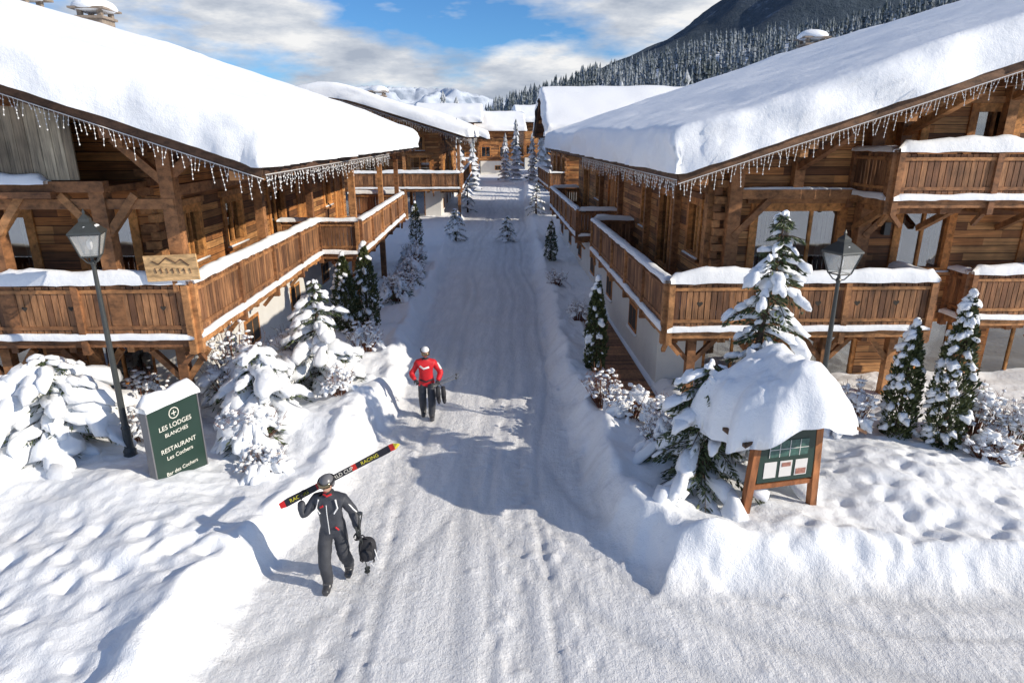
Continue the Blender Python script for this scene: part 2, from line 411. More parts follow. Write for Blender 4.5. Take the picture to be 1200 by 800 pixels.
def chalet(name,ox,oy,rz,d,Lg,W,ze,sl,F_=2.8,S=2.0,zf=2.3,fo=(),so=(),bal=(),full=True,T=.82,gs=.45,gf=3.0,seed=1,posts=(),lights=True,chim=(),extra=None):
    e=empty(name,(ox,oy,0),rz)
    mk=lambda: MB(d)
    rz_=lambda x: ze+sl*np.minimum(x,2*W-x)
    rzf=lambda x: ze+sl*min(x,2*W-x)
    roof=mk(); fas=mk(); beam=mk()
    t=.18
    for a,b in ((0,W),(W,2*W)):
        A,B=rzf(a),rzf(b)
        roof.hexa([(a,0,A),(b,0,B),(b,Lg,B),(a,Lg,A),(a,0,A+t),(b,0,B+t),(b,Lg,B+t),(a,Lg,A+t)])
    for yy in (-.03,Lg+.03):
        for a,b in ((-.03,W),(2*W+.03,W)):
            fas.beam((a,yy,rzf(a)+.04),(b,yy,rzf(b)+.04),.06,.32)
            fas.beam((a,yy-.04*(1 if yy<0 else -1),rzf(a)+.16),(b,yy-.04*(1 if yy<0 else -1),rzf(b)+.16),.05,.14)
    for xx in (-.03,2*W+.03): fas.beam((xx,0,rzf(max(0,min(xx,2*W)))+.07),(xx,Lg,rzf(max(0,min(xx,2*W)))+.07),.05,.24)
    for k in range(int(Lg/.9)):
        y=.35+k*.9
        beam.beam((.06,y,ze-.07),(S+.2,y,rzf(S+.2)-.09),.1,.15)
    for k in range(int(2*W/2.1)+1):
        x=.5+k*2.1
        if x<2*W-.3:
            beam.box(x-.1,x+.1,.1,F_+.1,rzf(x)-.30,rzf(x)-.04); beam.box(x-.1,x+.1,Lg-1.6,Lg-.1,rzf(x)-.30,rzf(x)-.04)
            if full and x>2: beam.box(x-.08,x+.08,.45,F_+.1,rzf(x)-.46,rzf(x)-.305)
    for k in range(int(2*W/.75)):
        x=.3+k*.75
        roof.box(x-.04,x+.04,.08,F_,rzf(x)-.05,rzf(x)+.0)
    roof.obj('roof_deck',M['dark'],e); fas.obj('fascia_boards',M['dark'],e)
    sn=mk(); roofsnow(sn,W,Lg,rz_,T,seed,.13 if full else .45); sn.obj('roof_snow',M['snow'],e,True)
    wall=mk(); frame=mk(); glass=mk(); curt=mk(); ins=mk(); st=mk()
    mfront=lambda u,dp,z:(u,F_+dp,z)
    mside=lambda u,dp,z:(S+dp,u,z)
    def mbox(mb,mp,u0,u1,d0,d1,z0,z1):
        p=mp(u0,d0,z0);q=mp(u1,d1,z1)
        mb.box(min(p[0],q[0]),max(p[0],q[0]),min(p[1],q[1]),max(p[1],q[1]),z0,z1)
    def wallrun(mp,u0,u1,z0,top,ops,th=.25,extra_u=()):
        us=sorted(set([u0,u1]+[o[0] for o in ops]+[o[1] for o in ops]+list(extra_u)))
        for a,b in zip(us[:-1],us[1:]):
            c=(a+b)/2; oo=sorted([o for o in ops if o[0]<=c<=o[1]],key=lambda o:o[2]); z=z0
            for o in oo:
                if o[2]>z: mbox(wall,mp,a,b,0,th,z,o[2])
                z=o[3]
            p=[mp(a,0,z),mp(b,0,z),mp(b,th,z),mp(a,th,z),mp(a,0,top(a)),mp(b,0,top(b)),mp(b,th,top(b)),mp(a,th,top(a))]
            wall.hexa(p,0.5)
    def window(mp,a,b,z0,z1,kind=0):
        w=.14
        for (u0,u1,y0,y1) in ((a-w,a+.05,z0-.04,z1+w),(b-.05,b+w,z0-.04,z1+w),(a+.05,b-.05,z1-.05,z1+w),(a+.05,b-.05,z0-.04,z0+.06)):
            mbox(frame,mp,u0,u1,-.045,.12,y0,y1)
        mbox(beam,mp,a-w-.12,b+w+.12,-.09,.05,z1+w+.002,z1+w+.15)
        if z0>zf+.6: 
            mbox(beam,mp,a-w-.05,b+w+.05,-.12,.05,z0-.12,z0-.042); mbox(bs,mp,a-w,b+w,-.11,-.0475,z0-.042,z0-.0)
        n=2 if b-a<1.9 else 3
        for k in range(1,n):
            u=a+(b-a)*k/n; mbox(frame,mp,u-.035,u+.035,.03,.1,z0+.06,z1-.05)
        if kind==2:
            k=0;u=a+.05
            while u<b-.06: mbox(frame,mp,u,min(u+.15,b-.05),.04+.004*(k%2),.1,z0+.06,z1-.05); u+=.155;k+=1
            return
        mbox(glass,mp,a+.05,b-.05,.075,.082,z0+.06,z1-.05)
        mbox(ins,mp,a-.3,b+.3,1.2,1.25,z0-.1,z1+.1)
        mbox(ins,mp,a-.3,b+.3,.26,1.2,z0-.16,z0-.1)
        cw=(b-a)*(.18 if kind==0 else .42)
        for q in range(7):
            for s0 in (a+.04,b-.04-cw):
                mbox(curt,mp,s0+cw*q/7,s0+cw*(q+.8)/7,.2+(q%2)*.03,.23+(q%2)*.03,z0+.05,z1-.05)
    bs=mk(); slat=mk()
    wallrun(mfront,S,2*W-S,zf-.12,lambda u:rzf(u)-.02,list(fo),extra_u=(W,))
    wallrun(mside,F_+.25,Lg-1.5,zf-.12,lambda u:rzf(S)-.02,list(so))
    wall.hexa([(S,Lg-1.5,zf-.12),(W,Lg-1.5,zf-.12),(W,Lg-1.3,zf-.12),(S,Lg-1.3,zf-.12),(S,Lg-1.5,rzf(S)),(W,Lg-1.5,rzf(W)-.02),(W,Lg-1.3,rzf(W)-.02),(S,Lg-1.3,rzf(S))],.5)
    wall.hexa([(W,Lg-1.5,zf-.12),(2*W-S,Lg-1.5,zf-.12),(2*W-S,Lg-1.3,zf-.12),(W,Lg-1.3,zf-.12),(W,Lg-1.5,rzf(W)-.02),(2*W-S,Lg-1.5,rzf(S)),(2*W-S,Lg-1.3,rzf(S)),(W,Lg-1.3,rzf(W)-.02)],.5)
    wall.box(2*W-S,2*W-S+.2,F_,Lg-1.3,zf-.12,rzf(S)-.02)
    for o in fo: window(mfront,o[0],o[1],o[2],o[3],o[4] if len(o)>4 else 0)
    for o in so: window(mside,o[0],o[1],o[2],o[3],o[4] if len(o)>4 else 0)
    z=zf
    while z<rzf(S)-.3:
        beam.box(S-.16,S+.1,F_-.17,F_-.0-.004,z,z+.17) if int(z/.19)%2 else beam.box(S-.17,S-.004,F_-.1,F_+.2,z,z+.17)
        z+=.19
    st.box(gs,gs+.25,gf,Lg-2,-.6,zf-.3)
    st.box(gs+.25,2*W-gs,Lg-2.2,Lg-2,-.6,zf-.3)
    st.box(2*W-gs-.25,2*W-gs,gf,Lg-2.2,-.6,zf-.3)
    st.box(gs+.25,gs+1.2,gf,gf+.25,-.6,zf-.3)
    for yy in np.arange(gf+2.5,Lg-4,4.2):
        frame.box(gs-.03,gs-.003,yy,yy+1.1,.75,1.55); ins.box(gs-.036,gs-.031,yy+.09,yy+.52,.84,1.46); ins.box(gs-.036,gs-.031,yy+.58,yy+1.01,.84,1.46)
        bs.box(gs-.08,gs-.003,yy-.05,yy+1.15,.68,.745)
    lw=mk()
    x=gs+1.2; k=0
    while x<2*W-gs-2.6:
        lw.box(x+1.6,x+2.5,gf+.02,gf+.25,-.5,zf-.3)
        frame.box(x,x+.09,gf+.04,gf+.16,-.2,zf-.42); frame.box(x+1.51,x+1.6,gf+.04,gf+.16,-.2,zf-.42); frame.box(x+.09,x+1.51,gf+.04,gf+.16,zf-.42,zf-.3)
        frame.box(x+.77,x+.83,gf+.06,gf+.14,-.2,zf-.42)
        glass.box(x+.09,x+1.51,gf+.1,gf+.107,-.2,zf-.42)
        for q in range(6): curt.box(x+.12+q*.1,x+.2+q*.1,gf+.3+(q%2)*.02,gf+.33+(q%2)*.02,0,zf-.45)
        ins.box(x-.2,x+1.8,gf+1.4,gf+1.45,-.5,zf-.3)
        x+=2.5;k+=1
    lw.box(x,2*W-gs-.25,gf+.02,gf+.25,-.5,zf-.3)
    fl=mk(); fl.box(gs+.02,2*W-gs-.02,gf-.1,Lg-1.6,zf-.3,zf-.125)
    def run(a,b,zfl,zr,out,snowh=.13):
        a=Vector((a[0],a[1],0));b=Vector((b[0],b[1],0)); dd=(b-a).normalized(); ln=(b-a).length
        o=Vector((out[0],out[1],0))
        Z=lambda z:Vector((0,0,z))
        beam.beam(a+Z(zfl-.1),b+Z(zfl-.1),.09,.22)
        beam.beam(a+Z(zfl+.14)-o*.02,b+Z(zfl+.14)-o*.02,.05,.09)
        beam.beam(a+Z(zr-.13)-o*.02,b+Z(zr-.13)-o*.02,.05,.09)
        beam.beam(a+Z(zfl+.2)+o*.045,b+Z(zfl+.2)+o*.045,.025,.07)
        beam.beam(a+Z(zr-.16)+o*.045,b+Z(zr-.16)+o*.045,.025,.07)
        beam.beam(a+Z(zr),b+Z(zr),.17,.065)
        n=max(2,int(ln/.135)); w=ln/n
        for i in range(n):
            p=a+dd*(w*(i+.5))+o*.018
            slat.beam(p+Z(zfl+.06),p+Z(zr-.06),w*.86,.03,up=(o.x,o.y,0))
        np_=max(1,round(ln/2.2))
        for i in range(np_+1):
            p=a+dd*min(max(ln*i/np_,.06),ln-.06)
            beam.beam(p+Z(zfl-.35)+o*.03,p+Z(zr-.035)+o*.03,.13,.15,up=(o.x,o.y,0))
            if i<np_:
                beam.beam(p+Z(zfl-.62)-o*.35,p+Z(zfl-.22)+o*.0,.09,.09)
        bs.strip(a+Z(zr+.03),b+Z(zr+.03),.24,snowh)
        bs.strip(a+Z(zfl+.01)+o*.07,b+Z(zfl+.01)+o*.07,.12,.08)
    for B in bal:
        x0,x1,y0,y1,zz,zr,sides=B[:7]
        fl.box(x0+.05,x1-.05,y0+.05,y1,zz-.18,zz-.02)
        bs.box(x0+.12,x1-.12,y0+.12,y1-.02,zz-.01,zz+.05)
        if 'f' in sides: run((x0,y0),(x1,y0),zz,zr,(0,-1),B[7] if len(B)>7 else .13)
        if 's' in sides: run((x0,y0),(x0,y1),zz,zr,(-1,0),B[8] if len(B)>8 else .07)
        if 'r' in sides: run((x1,y0),(x1,y1),zz,zr,(1,0))
        if 'b' in sides: run((x0,y1),(x1,y1),zz,zr,(0,1))
        k=int((x1-x0)/1.1)
        for i in range(k+1): 
            xx=x0+.25+i*(x1-x0-.5)/max(k,1); beam.box(xx-.07,xx+.07,y0+.1,min(y1,y0+2.4),zz-.36,zz-.18)
        if 's' in sides:
            k=int((y1-y0)/1.2)
            for i in range(k+1):
                yy=y0+.3+i*(y1-y0-.6)/max(k,1); beam.box(x0+.08,min(x1,x0+1.8),yy-.07,yy+.07,zz-.355,zz-.182)
    for (px,py,z0,z1,w,br) in posts:
        beam.box(px-w/2,px+w/2,py-w/2,py+w/2,z0,z1)
        for (ax,ay,rise) in br:
            beam.beam((px,py,z1-rise-.05),(px+ax,py+ay,z1-.08),w*.6,w*.6)
    for (cx,cy,h) in chim:
        b0=rzf(cx)-.3
        c_=mk(); c_.box(cx-.5,cx+.5,cy-.5,cy+.5,b0,b0+h,.3)
        c_.box(cx-.6,cx+.6,cy-.6,cy+.6,b0+h,b0+h+.1,.6)
        for a_ in (-.42,.42):
            for b_ in (-.42,.42): c_.box(cx+a_-.09,cx+a_+.09,cy+b_-.09,cy+b_+.09,b0+h+.1,b0+h+.35)
        c_.box(cx-.75,cx+.75,cy-.75,cy+.75,b0+h+.35,b0+h+.43)
        c_.obj('chimney',M['stone'],e)
        s_=mk(); lump(s_,(cx,cy,b0+h+.45),(.85,.85,.42),amp=.06,T=ICO3); s_.obj('chimney_snow',M['snow'],e,True)
    if lights:
        w_=mk(); l_=mk()
        icicle(w_,l_,(-.05,-.08,ze-.1),(min(W,9),-.08,rzf(min(W,9))-.1),.08)
        icicle(w_,l_,(-.06,0,ze-.03),(-.06,min(Lg,14) if full else Lg,ze-.03),.09 if full else .25)
        w_.obj('light_string_wire',M['white'],e); l_.obj('icicle_light_bulbs',M['white'],e)
    if extra: extra(e,mk,beam,frame,bs,rzf,wall)
    wall.obj('plank_walls',M['wall'],e); frame.obj('window_frames',M['trim'],e); glass.obj('window_panes',M['glass'],e)
    curt.obj('curtains',M['curtain'],e); ins.obj('room_interior',M['inside'],e); st.obj('stucco_base_walls',M['stucco'],e)
    lw.obj('lower_plank_walls',M['wall'],e); fl.obj('floor_slabs',M['beam'],e)
    if slat.v: slat.obj('balcony_railing_boards',M['slat'],e)
    beam.obj('timber_beams',M['beam'],e)
    if bs.v: bs.obj('balcony_snow',M['snow'],e,True)
    return e

def heart(mb,cx,cy,cz,s,axis='y'):
    pts=[]
    for k in range(20):
        t=2*math.pi*k/20
        pts.append((16*math.sin(t)**3/17*s,(13*math.cos(t)-5*math.cos(2*t)-2*math.cos(3*t)-math.cos(4*t))/17*s))
    V=[(cx+a,cy,cz+b_) for a,b_ in pts]; mb.add(V,[tuple(range(20))[::-1]])

def extra_right(e,mk,beam,frame,bs,rzf,wall):
    beam.box(2.0,6.2,2.60,2.8,4.98,5.2)
    bs.strip((2.2,2.7,5.2),(5,2.7,5.2),.14,.05)
    for x in (2.1,5.3):
        beam.box(x-.15,x+.15,2.55,2.86,2.1,rzf(x)-.1)
    for (x,s) in ((5.3,1),(2.1,1)):
        beam.beam((x,2.6,4.1),(x+s*.8,2.6,4.95),.15,.15)
    for x in (5.2,6.8,8.8):
        beam.beam((x,2.85,4.25),(x,1.4,5.0),.14,.14)
    for x in (3.6,6.0,8.4):
        beam.box(x-.12,x+.12,2.66,2.88,5.21,rzf(x)-.05)
        beam.beam((x,2.75,rzf(x)-1.1),(x,.5,rzf(x)-.3),.16,.16)
    for x in (1.0,2.6,4.2,5.8):
        beam.box(x-.1,x+.1,1.45,1.65,-.3,1.95)
        beam.beam((x,1.55,1.25),(x+.65,1.55,1.95),.11,.11)
        beam.beam((x,1.55,1.25),(x-.6,1.55,1.95),.11,.11)
    h=mk()
    for x in (1.0,1.9,2.8,3.7,4.6,5.5): heart(h,x,1.2-.036,2.8,.075)
    h.obj('dark_heart_plates',M['inside'],e)  # dark plates on the boards; their colour stands in for shaded cut-out holes
    w=mk(); w.box(5.9,6.05,2.74,2.88,4.1,4.4); w.obj('wall_lantern',M['iron'],e)
R1=chalet('chalet_building',3.27,13.0,1.65,1,31,17,5.62,.325,F_=2.9,S=1.85,zf=2.2,
   fo=[(2.75,4.85,2.3,4.72),(6.35,7.6,3.2,4.65),(5.6,6.5,5.35,6.9,2),(7.7,8.7,5.5,7.0),(9.6,11,2.3,4.5),(13,14.4,5.4,7.2)],
   so=[(4.3,5.3,3.3,4.7),(7.2,8.6,2.4,4.7,1),(10.2,11.2,3.3,4.7),(16.5,18.4,2.4,4.6,2),(21,22.2,3.3,4.6),(25,27,2.4,4.6)],
   bal=[(.28,6.35,1.2,2.9,2.2,3.3,'fr',.23),(.28,1.85,1.2,12.6,2.2,3.3,'sb'),(.12,1.85,16,29.5,2.2,3.3,'fsb'),(5.0,16,1.25,2.9,5.12,6.1,'fs',.22),(7.9,18,2.2,2.9,2.15,3.25,'fs',.2)],
   posts=[(1.75,10,2.2,5.9,.2,((-.9,0,.8),)),(1.75,15,2.2,5.9,.2,((-.9,0,.8),)),(1.75,20,2.2,5.9,.2,((-.9,0,.8),)),(1.7,3.1,2.2,6.0,.26,((-1,0,.9),)),(1.75,6.3,2.2,5.9,.2,((-.9,0,.8),))],
   chim=[(14.6,27,1.25)],gs=.62,gf=3.1,seed=3,extra=extra_right)

def extra_left(e,mk,beam,frame,bs,rzf,wall):
    p=mk(); x=3.75
    while x<12:
        w=random.uniform(.16,.24); p.hexa([(x,1.06,5.62),(x+w*.96,1.06,5.62),(x+w*.96,1.1,5.62),(x,1.1,5.62),(x,1.06,rzf(x)-.05),(x+w*.96,1.06,rzf(x+w)-.05),(x+w*.96,1.1,rzf(x+w)-.05),(x,1.1,rzf(x)-.05)]); x+=w
    p.obj('weathered_gable_boards',M['wall_v'],e)
    beam.box(3.3,13,1.0,1.2,5.4,5.6); beam.box(3.3,13,1.2,2.7,5.38,5.5)
    bs.strip((4.3,1.0,5.6),(9,1.0,5.6),.24,.15)
    beam.box(4.2,9,.85,.998,5.3,5.42)
    for x in (3.5,5.6,8.2):
        beam.box(x-.14,x+.14,1.06,1.33,2.5,5.4)
        for s in (-1,1): beam.beam((x,1.15,4.5),(x+s*.7,1.15,5.35),.15,.15)
    beam.box(2.1,13,1.1,1.28,5.08,5.27) ; beam.box(2.14,2.34,1.3,9.5,5.30,5.5)
    for x in (2.6,4.4,6.2,8.0):
        beam.box(x-.1,x+.1,1.45,1.65,-.3,2.2)
        beam.beam((x,1.55,1.4),(x+.65,1.55,2.15),.12,.12)
        beam.beam((x,1.55,1.4),(x-.55,1.55,2.15),.12,.12)
    h=mk()
    for x in (2.6,3.5,4.4,5.3): heart(h,x,1.1-.036,3.15,.06)
    h.obj('dark_heart_plates',M['inside'],e)  # black heart plates painted dark like shaded holes, nothing is cut
    s=mk(); s.beam((1.75,.95,4.0),(2.75,.95,3.96),.05,.5,up=(0,0,1)); s.obj('carved_wood_sign',M['signwood'],e)
    l=mk()
    pk=[(1.9,4.03),(2.05,4.15),(2.15,4.08),(2.32,4.18),(2.48,4.05),(2.6,4.11)]
    for a,b_ in zip(pk[:-1],pk[1:]): l.beam((a[0],.918,a[1]),(b_[0],.918,b_[1]),.01,.018)
    for k in range(7):
        x=1.88+k*.11; l.beam((x,.918,3.88),(x+.02,.918,3.98),.01,.018); 
        if k%2: l.beam((x,.918,3.93),(x+.06,.918,3.94),.01,.014)
    l.obj('carved_sign_letters',M['dark'],e)
    lump(bs,(2.2,1.05,3.75),(.3,.12,.13),T=ICO2)
    beam.box(2.2,2.3,.98,1.05,3.5,4.0)
L1=chalet('chalet_building',-4.3,11.5,1.65,-1,23,14,5.80,.335,F_=2.7,S=3.4,zf=2.55,
   fo=[(3.8,4.9,2.65,4.8),(6.0,7.6,2.65,4.8),(9.5,11,2.65,4.8),(5.5,6.6,5.8,7.2)],
   so=[(4.2,5.0,3.5,4.7),(6.6,7.8,3.5,4.7),(10.3,11.8,2.65,4.7,1),(13.5,15,2.65,4.7,2),(17.5,18.6,3.5,4.7),(19.5,21,2.65,4.7,2)],
   bal=[(2.05,13,1.1,2.7,2.55,3.65,'f',.25),(2.05,3.4,1.1,11,2.55,3.65,'s',.1,.14),(.65,3.4,11,22.3,2.55,3.65,'fsb',.08,.06)],
   posts=[(2.2,1.25,3.6,6.45,.26,((.9,0,.9),(-.9,0,.75),(0,.9,.9))),(2.2,6,3.6,6.45,.22,((-.9,0,.8),(0,.9,.9),(0,-.9,.9))),(2.2,10.8,2.5,6.45,.2,((-.9,0,.8),)),
          (.85,11.2,3.6,6.05,.2,((0,.8,.8),)),(.85,17,3.6,6.05,.2,((0,.8,.8),(0,-.8,.8))),(.85,21.8,3.6,6.05,.2,((0,-.8,.8),)),(.9,11.2,-.3,2.3,.22,((.8,0,.8),)),(.9,17,-.3,2.3,.22,())],
   chim=[(13.2,20,1.3),(13.4,15.5,.9)],gs=2.9,gf=3.2,seed=9,extra=extra_left)

L2=chalet('chalet_building',-3.2,49,1.65,-1,26,10,6.25,.30,F_=2.6,S=2.2,zf=2.7,
   fo=[(3,4.6,2.8,4.9),(6.5,8,2.8,4.9),(3.5,5,5.4,6.4),(9,11,5.6,7.6)],so=[(5,6.5,3,4.8),(10,12,3,4.8),(16,18,3,4.8)],
   bal=[(.6,9,1,2.6,2.7,3.8,'fr',.18),(.6,2.2,1,24,2.7,3.8,'s')],
   posts=[(.75,1.15,-.3,6.2,.22,((.9,0,.9),)),(4.8,1.15,-.3,7.4,.22,((.9,0,.9),(-.9,0,.9))),(8.8,1.15,-.3,8.4,.22,((-.9,0,.9),))],
   chim=[(7.5,8,1.3)],gs=2.3,gf=2.8,full=False,seed=14,T=.9)
R2=chalet('chalet_building',2.7,51,-88,-1,24,7,6.3,.5,F_=1.6,S=1.2,zf=2.5,
   fo=[(2.5,4,2.8,4.8),(6,8,2.8,4.8),(6,8,5.8,7.6),(10,11.5,2.8,4.8)],so=[(4,6,3,4.8),(10,12,3,4.8),(16,18,3,4.8)],
   bal=[(1.2,12.5,.3,1.6,2.6,3.7,'fs',.15)],gs=1.3,gf=1.8,full=False,seed=18,lights=False,T=.85)
for (x,y,rz,d,Lg,W,ze,sl,sd) in [(-3.2,88,2,-1,16,8,6.0,.38,21),(4.5,84,0,1,18,9,6.0,.36,24),(-7.2,116,-86,-1,9.5,6,7.2,.48,27),(10,112,-88,-1,20,7,8.5,.45,31),(1.0,135,-84,-1,9,6,9,.5,33),(-16,112,-88,-1,11,6,8.5,.45,37)]:
    chalet('chalet_building',x,y,rz,d,Lg,W,ze,sl,F_=1.6,S=1.3,zf=2.6,fo=[(3,4.5,2.9,4.7),(6,8,2.9,4.7)],so=[(2,3.5,3,4.7),(5.2,6.5,3,4.7)],
       bal=[(1.2,9,.4,1.6,2.6,3.6,'f',.2)],gs=1.4,gf=1.8,full=False,seed=sd,lights=False,T=.9)

w=MB(); y=14.8
while y<23:
    x0=2.72-(y-13)*.0288; w.box(x0,x0+1.0,y,y+.13,.06,.11); y+=.145
w.obj('wooden_walkway',M['slat'])

# ------------------------------------------------------------ vegetation
def fir(name,x,y,h,r,seed,nb=60,snow=1.0,lean=0,lo=.08,sparse=False,irr=.2,pw=.75,big=1.0):
    global RS
    RS=np.random.RandomState(seed); z0=gz(x,y)-.1
    e=empty(name,(x,y,z0))
    tr=MB(); lf=MB(); sn=MB()
    tr.tube([(0,0,0),(lean*.4,0,h*.5),(lean,0,h)],[.035*h**.6+.03,.03*h**.5,.008],8)
    for i in range(nb):
        t=lo+(1-lo)*(i+.5)/nb; t=t**.9
        ln=r*((1-t)**pw)*RS.uniform(1-irr*1.6,1+irr)+.10
        az=i*2.399+RS.uniform(-.5,.5)
        bx=lean*t; bz=h*t+RS.uniform(-.03,.03)*h*irr
        dr=RS.uniform(.2,.7)
        dx,dy=math.cos(az),math.sin(az)
        P=lambda s:(bx+dx*ln*s,dy*ln*s,bz+ .12*ln*s-dr*ln*s*s)
        tr.tube([P(0),P(.5),P(1)],[.014,.01,.004],4,cap=False)
        n=int((26 if sparse else 50)*(.5+ln/r)); s=RS.uniform(.12,1.05,n); side=RS.choice([-1,1],n)
        wid=.34*ln*(1.05-s)+.05
        off=side*wid*RS.uniform(.1,1,n)
        C=np.stack([bx+dx*ln*s-dy*off,dy*ln*s+dx*off,bz+.12*ln*s-dr*ln*s*s-np.abs(off)*.25-RS.uniform(0,.08,n)],-1)
        D=np.stack([dx*.8-dy*side*.8+RS.randn(n)*.2,dy*.8+dx*side*.8+RS.randn(n)*.2,-.45+RS.randn(n)*.2],-1)
        leafquads(lf,C,D,RS.uniform(.08,.18,n),RS.uniform(.010,.022,n))
        if RS.rand()<snow:
            for s_ in ((.35,.62,.9) if ln>.5 else ((.45,.85) if ln>.3 else (.7,))):
                c=P(s_); k=big*ln*(.22 if ln>.5 else (.26 if ln>.3 else .4))*RS.uniform(.6,1.35)
                lump(sn,(c[0]+RS.uniform(-.04,.04),c[1]+RS.uniform(-.04,.04),c[2]+.03),(k*1.1,k*RS.uniform(.5,.9),k*RS.uniform(.3,.6)+.02),az+RS.uniform(-.4,.4),dr*.9*s_*1.6,amp=.36,T=ICO2)
    if snow>0: lump(sn,(lean,0,h-.03),(.05,.05,.09))
    tr.obj('trunk_and_limbs',M['bark'],e); lf.obj('needles',M['leaf'],e)
    if sn.v: sn.obj('branch_snow',M['snow'],e,True)
    return e
def thuja(name,x,y,h,r,seed,nleaf=3800,nsn=60,sun=(-1,0)):
    global RS
    RS=np.random.RandomState(seed); z0=gz(x,y)-.08
    e=empty(name,(x,y,z0)); tr=MB();lf=MB();sn=MB()
    tr.tube([(0,0,0),(0,0,h*.9)],[.05,.01],7)
    prof=lambda t:r*np.clip(np.sin(np.pi*np.clip(t*.86+.16,0,1))**.6,0.05,1)*(1-.45*t)
    for k in range(14):
        az=RS.rand()*6.28;t=RS.uniform(.05,.7);R_=float(prof(t))
        tr.tube([(0,0,h*t),(math.cos(az)*R_*.7,math.sin(az)*R_*.7,h*t+.3*r+.1)],[.012,.004],4,cap=False)
    n=nleaf;t=RS.rand(n)**.95;az=RS.rand(n)*6.283
    rr2=prof(t)*(.55+.5*RS.rand(n)**.5)*(1+.22*np.sin(az*5+t*19)*np.sin(t*41+az*2))
    C=np.stack([np.cos(az)*rr2,np.sin(az)*rr2,t*h+.02],-1)
    D=np.stack([np.cos(az)*.6+RS.randn(n)*.3,np.sin(az)*.6+RS.randn(n)*.3,.8+RS.randn(n)*.25],-1)
    leafquads(lf,C,D,RS.uniform(.07,.15,n),RS.uniform(.014,.03,n))
    for k in range(nsn):
        t=RS.uniform(.05,.98);az=RS.normal(math.pi*1.1,1.2); R_=float(prof(t))*RS.uniform(.8,1.05); s=RS.uniform(.03,.12)*(.5+r)
        lump(sn,(math.cos(az)*R_,math.sin(az)*R_,t*h),(s*1.2,s*.8,s*.8),az,.5,amp=.42,T=ICO1 if s<.05 else ICO2)
    lump(sn,(0,0,h*.98),(.08,.08,.12))
    tr.obj('trunk_and_limbs',M['bark'],e); lf.obj('foliage',M['leaf2'],e); sn.obj('snow_clumps',M['snow'],e,True)
def bush(name,x,y,w,h,seed,nl=14,twigs=60,snow=1.,green=300):
    global RS
    RS=np.random.RandomState(seed); z0=gz(x,y)-.08
    e=empty(name,(x,y,z0)); tr=MB();sn=MB();lf=MB()
    for k in range(twigs):
        az=RS.rand()*6.28; q=RS.uniform(.3,1.0); hh=h*RS.uniform(.6,1.25)*(1.1-.4*q)
        p=[(0.1*math.cos(az),.1*math.sin(az),0),(w*.35*q*math.cos(az),w*.35*q*math.sin(az),hh*.55),(w*.55*q*math.cos(az+.2),w*.55*q*math.sin(az+.2),hh)]
        tr.tube(p,[.012,.008,.003],4,cap=False)
        for m_ in range(3):
            s=RS.uniform(.4,.95); a=Vector(p[1]).lerp(Vector(p[2]),s); tr.tube([a,a+Vector((RS.uniform(-.15,.15),RS.uniform(-.15,.15),RS.uniform(.03,.2)))],[.005,.002],3,cap=False)
            if RS.rand()<snow*.7: lump(sn,(a.x,a.y,a.z+.02),(RS.uniform(.04,.1),RS.uniform(.03,.07),RS.uniform(.03,.05)),RS.rand()*6,T=ICO1,amp=.3)
    for k in range(int(nl*1.8)):
        az=RS.rand()*6.28;q=RS.rand()**.6; R_=w*.48*q; zz=h*(.92-.62*q*q)*RS.uniform(.45,1)
        s=RS.uniform(.06,.22)*min(1.2,w*.8)
        lump(sn,(math.cos(az)*R_,math.sin(az)*R_,zz),(s*RS.uniform(1,1.7),s*RS.uniform(.6,1),s*RS.uniform(.45,.8)),az,.3+q*.5,amp=.42,T=ICO3 if s>.12 else ICO2)
    if green:
        az=RS.rand(green)*6.28;q=RS.rand(green)**.5; zz=h*RS.rand(green)*(1-.55*q)
        C=np.stack([np.cos(az)*w*.5*q,np.sin(az)*w*.5*q,zz],-1); D=np.stack([np.cos(az),np.sin(az),-.2+RS.randn(green)*.5],-1)
        leafquads(lf,C,D,RS.uniform(.1,.2,green),RS.uniform(.012,.025,green)); lf.obj('leaves',M['leaf'],e)
    tr.obj('twigs',M['twig'],e); sn.obj('snow_load',M['snow'],e,True)

fir('fir_tree',4.2,10.9,4.7,.92,101,nb=76,snow=.9,lean=.35,lo=.04,irr=.5,pw=.62,big=1.05)
fir('fir_tree',3.35,10.25,2.3,.95,102,nb=90,snow=.30,lo=.02,pw=.4,irr=.3)
fir('fir_tree',-4.75,15.2,2.9,1.15,103,nb=42,snow=1.0,irr=.4,big=1.3)
fir('fir_tree',-8.9,11.6,1.9,1.25,104,nb=60,snow=1.0,lo=.05,irr=.4,pw=.4,big=1.4)
fir('fir_tree',-5.4,13.0,1.7,1.0,105,nb=46,snow=1.0,lo=.05,irr=.4,pw=.45,big=1.4)
thuja('thuja_tree',-4.75,20.6,2.9,.48,111,nsn=60)
thuja('thuja_tree',-5.35,20.2,2.6,.46,112,nsn=60)
thuja('thuja_tree',2.25,16.6,2.65,.33,113,nleaf=3600,nsn=50)
thuja('thuja_tree',8.05,12.4,2.55,.38,114,nsn=70)
thuja('thuja_tree',8.75,12.0,3.3,.42,115,nleaf=4800,nsn=120)
thuja('thuja_tree',1.95,32.5,2.1,.36,116,nleaf=1800,nsn=40)
thuja('thuja_tree',-5.5,37.3,2.5,.42,117,nleaf=1800,nsn=50)
fir('fir_tree',-3.6,41.5,2.1,.95,118,nb=26,snow=.9,sparse=True)
fir('fir_tree',-.3,41.8,1.7,.8,119,nb=24,snow=.9,sparse=True)
fir('fir_tree',-3.9,58,3,1,120,nb=24,snow=.8,sparse=True)
fir('fir_tree',1.9,52,2.4,.9,121,nb=24,snow=.8,sparse=True)
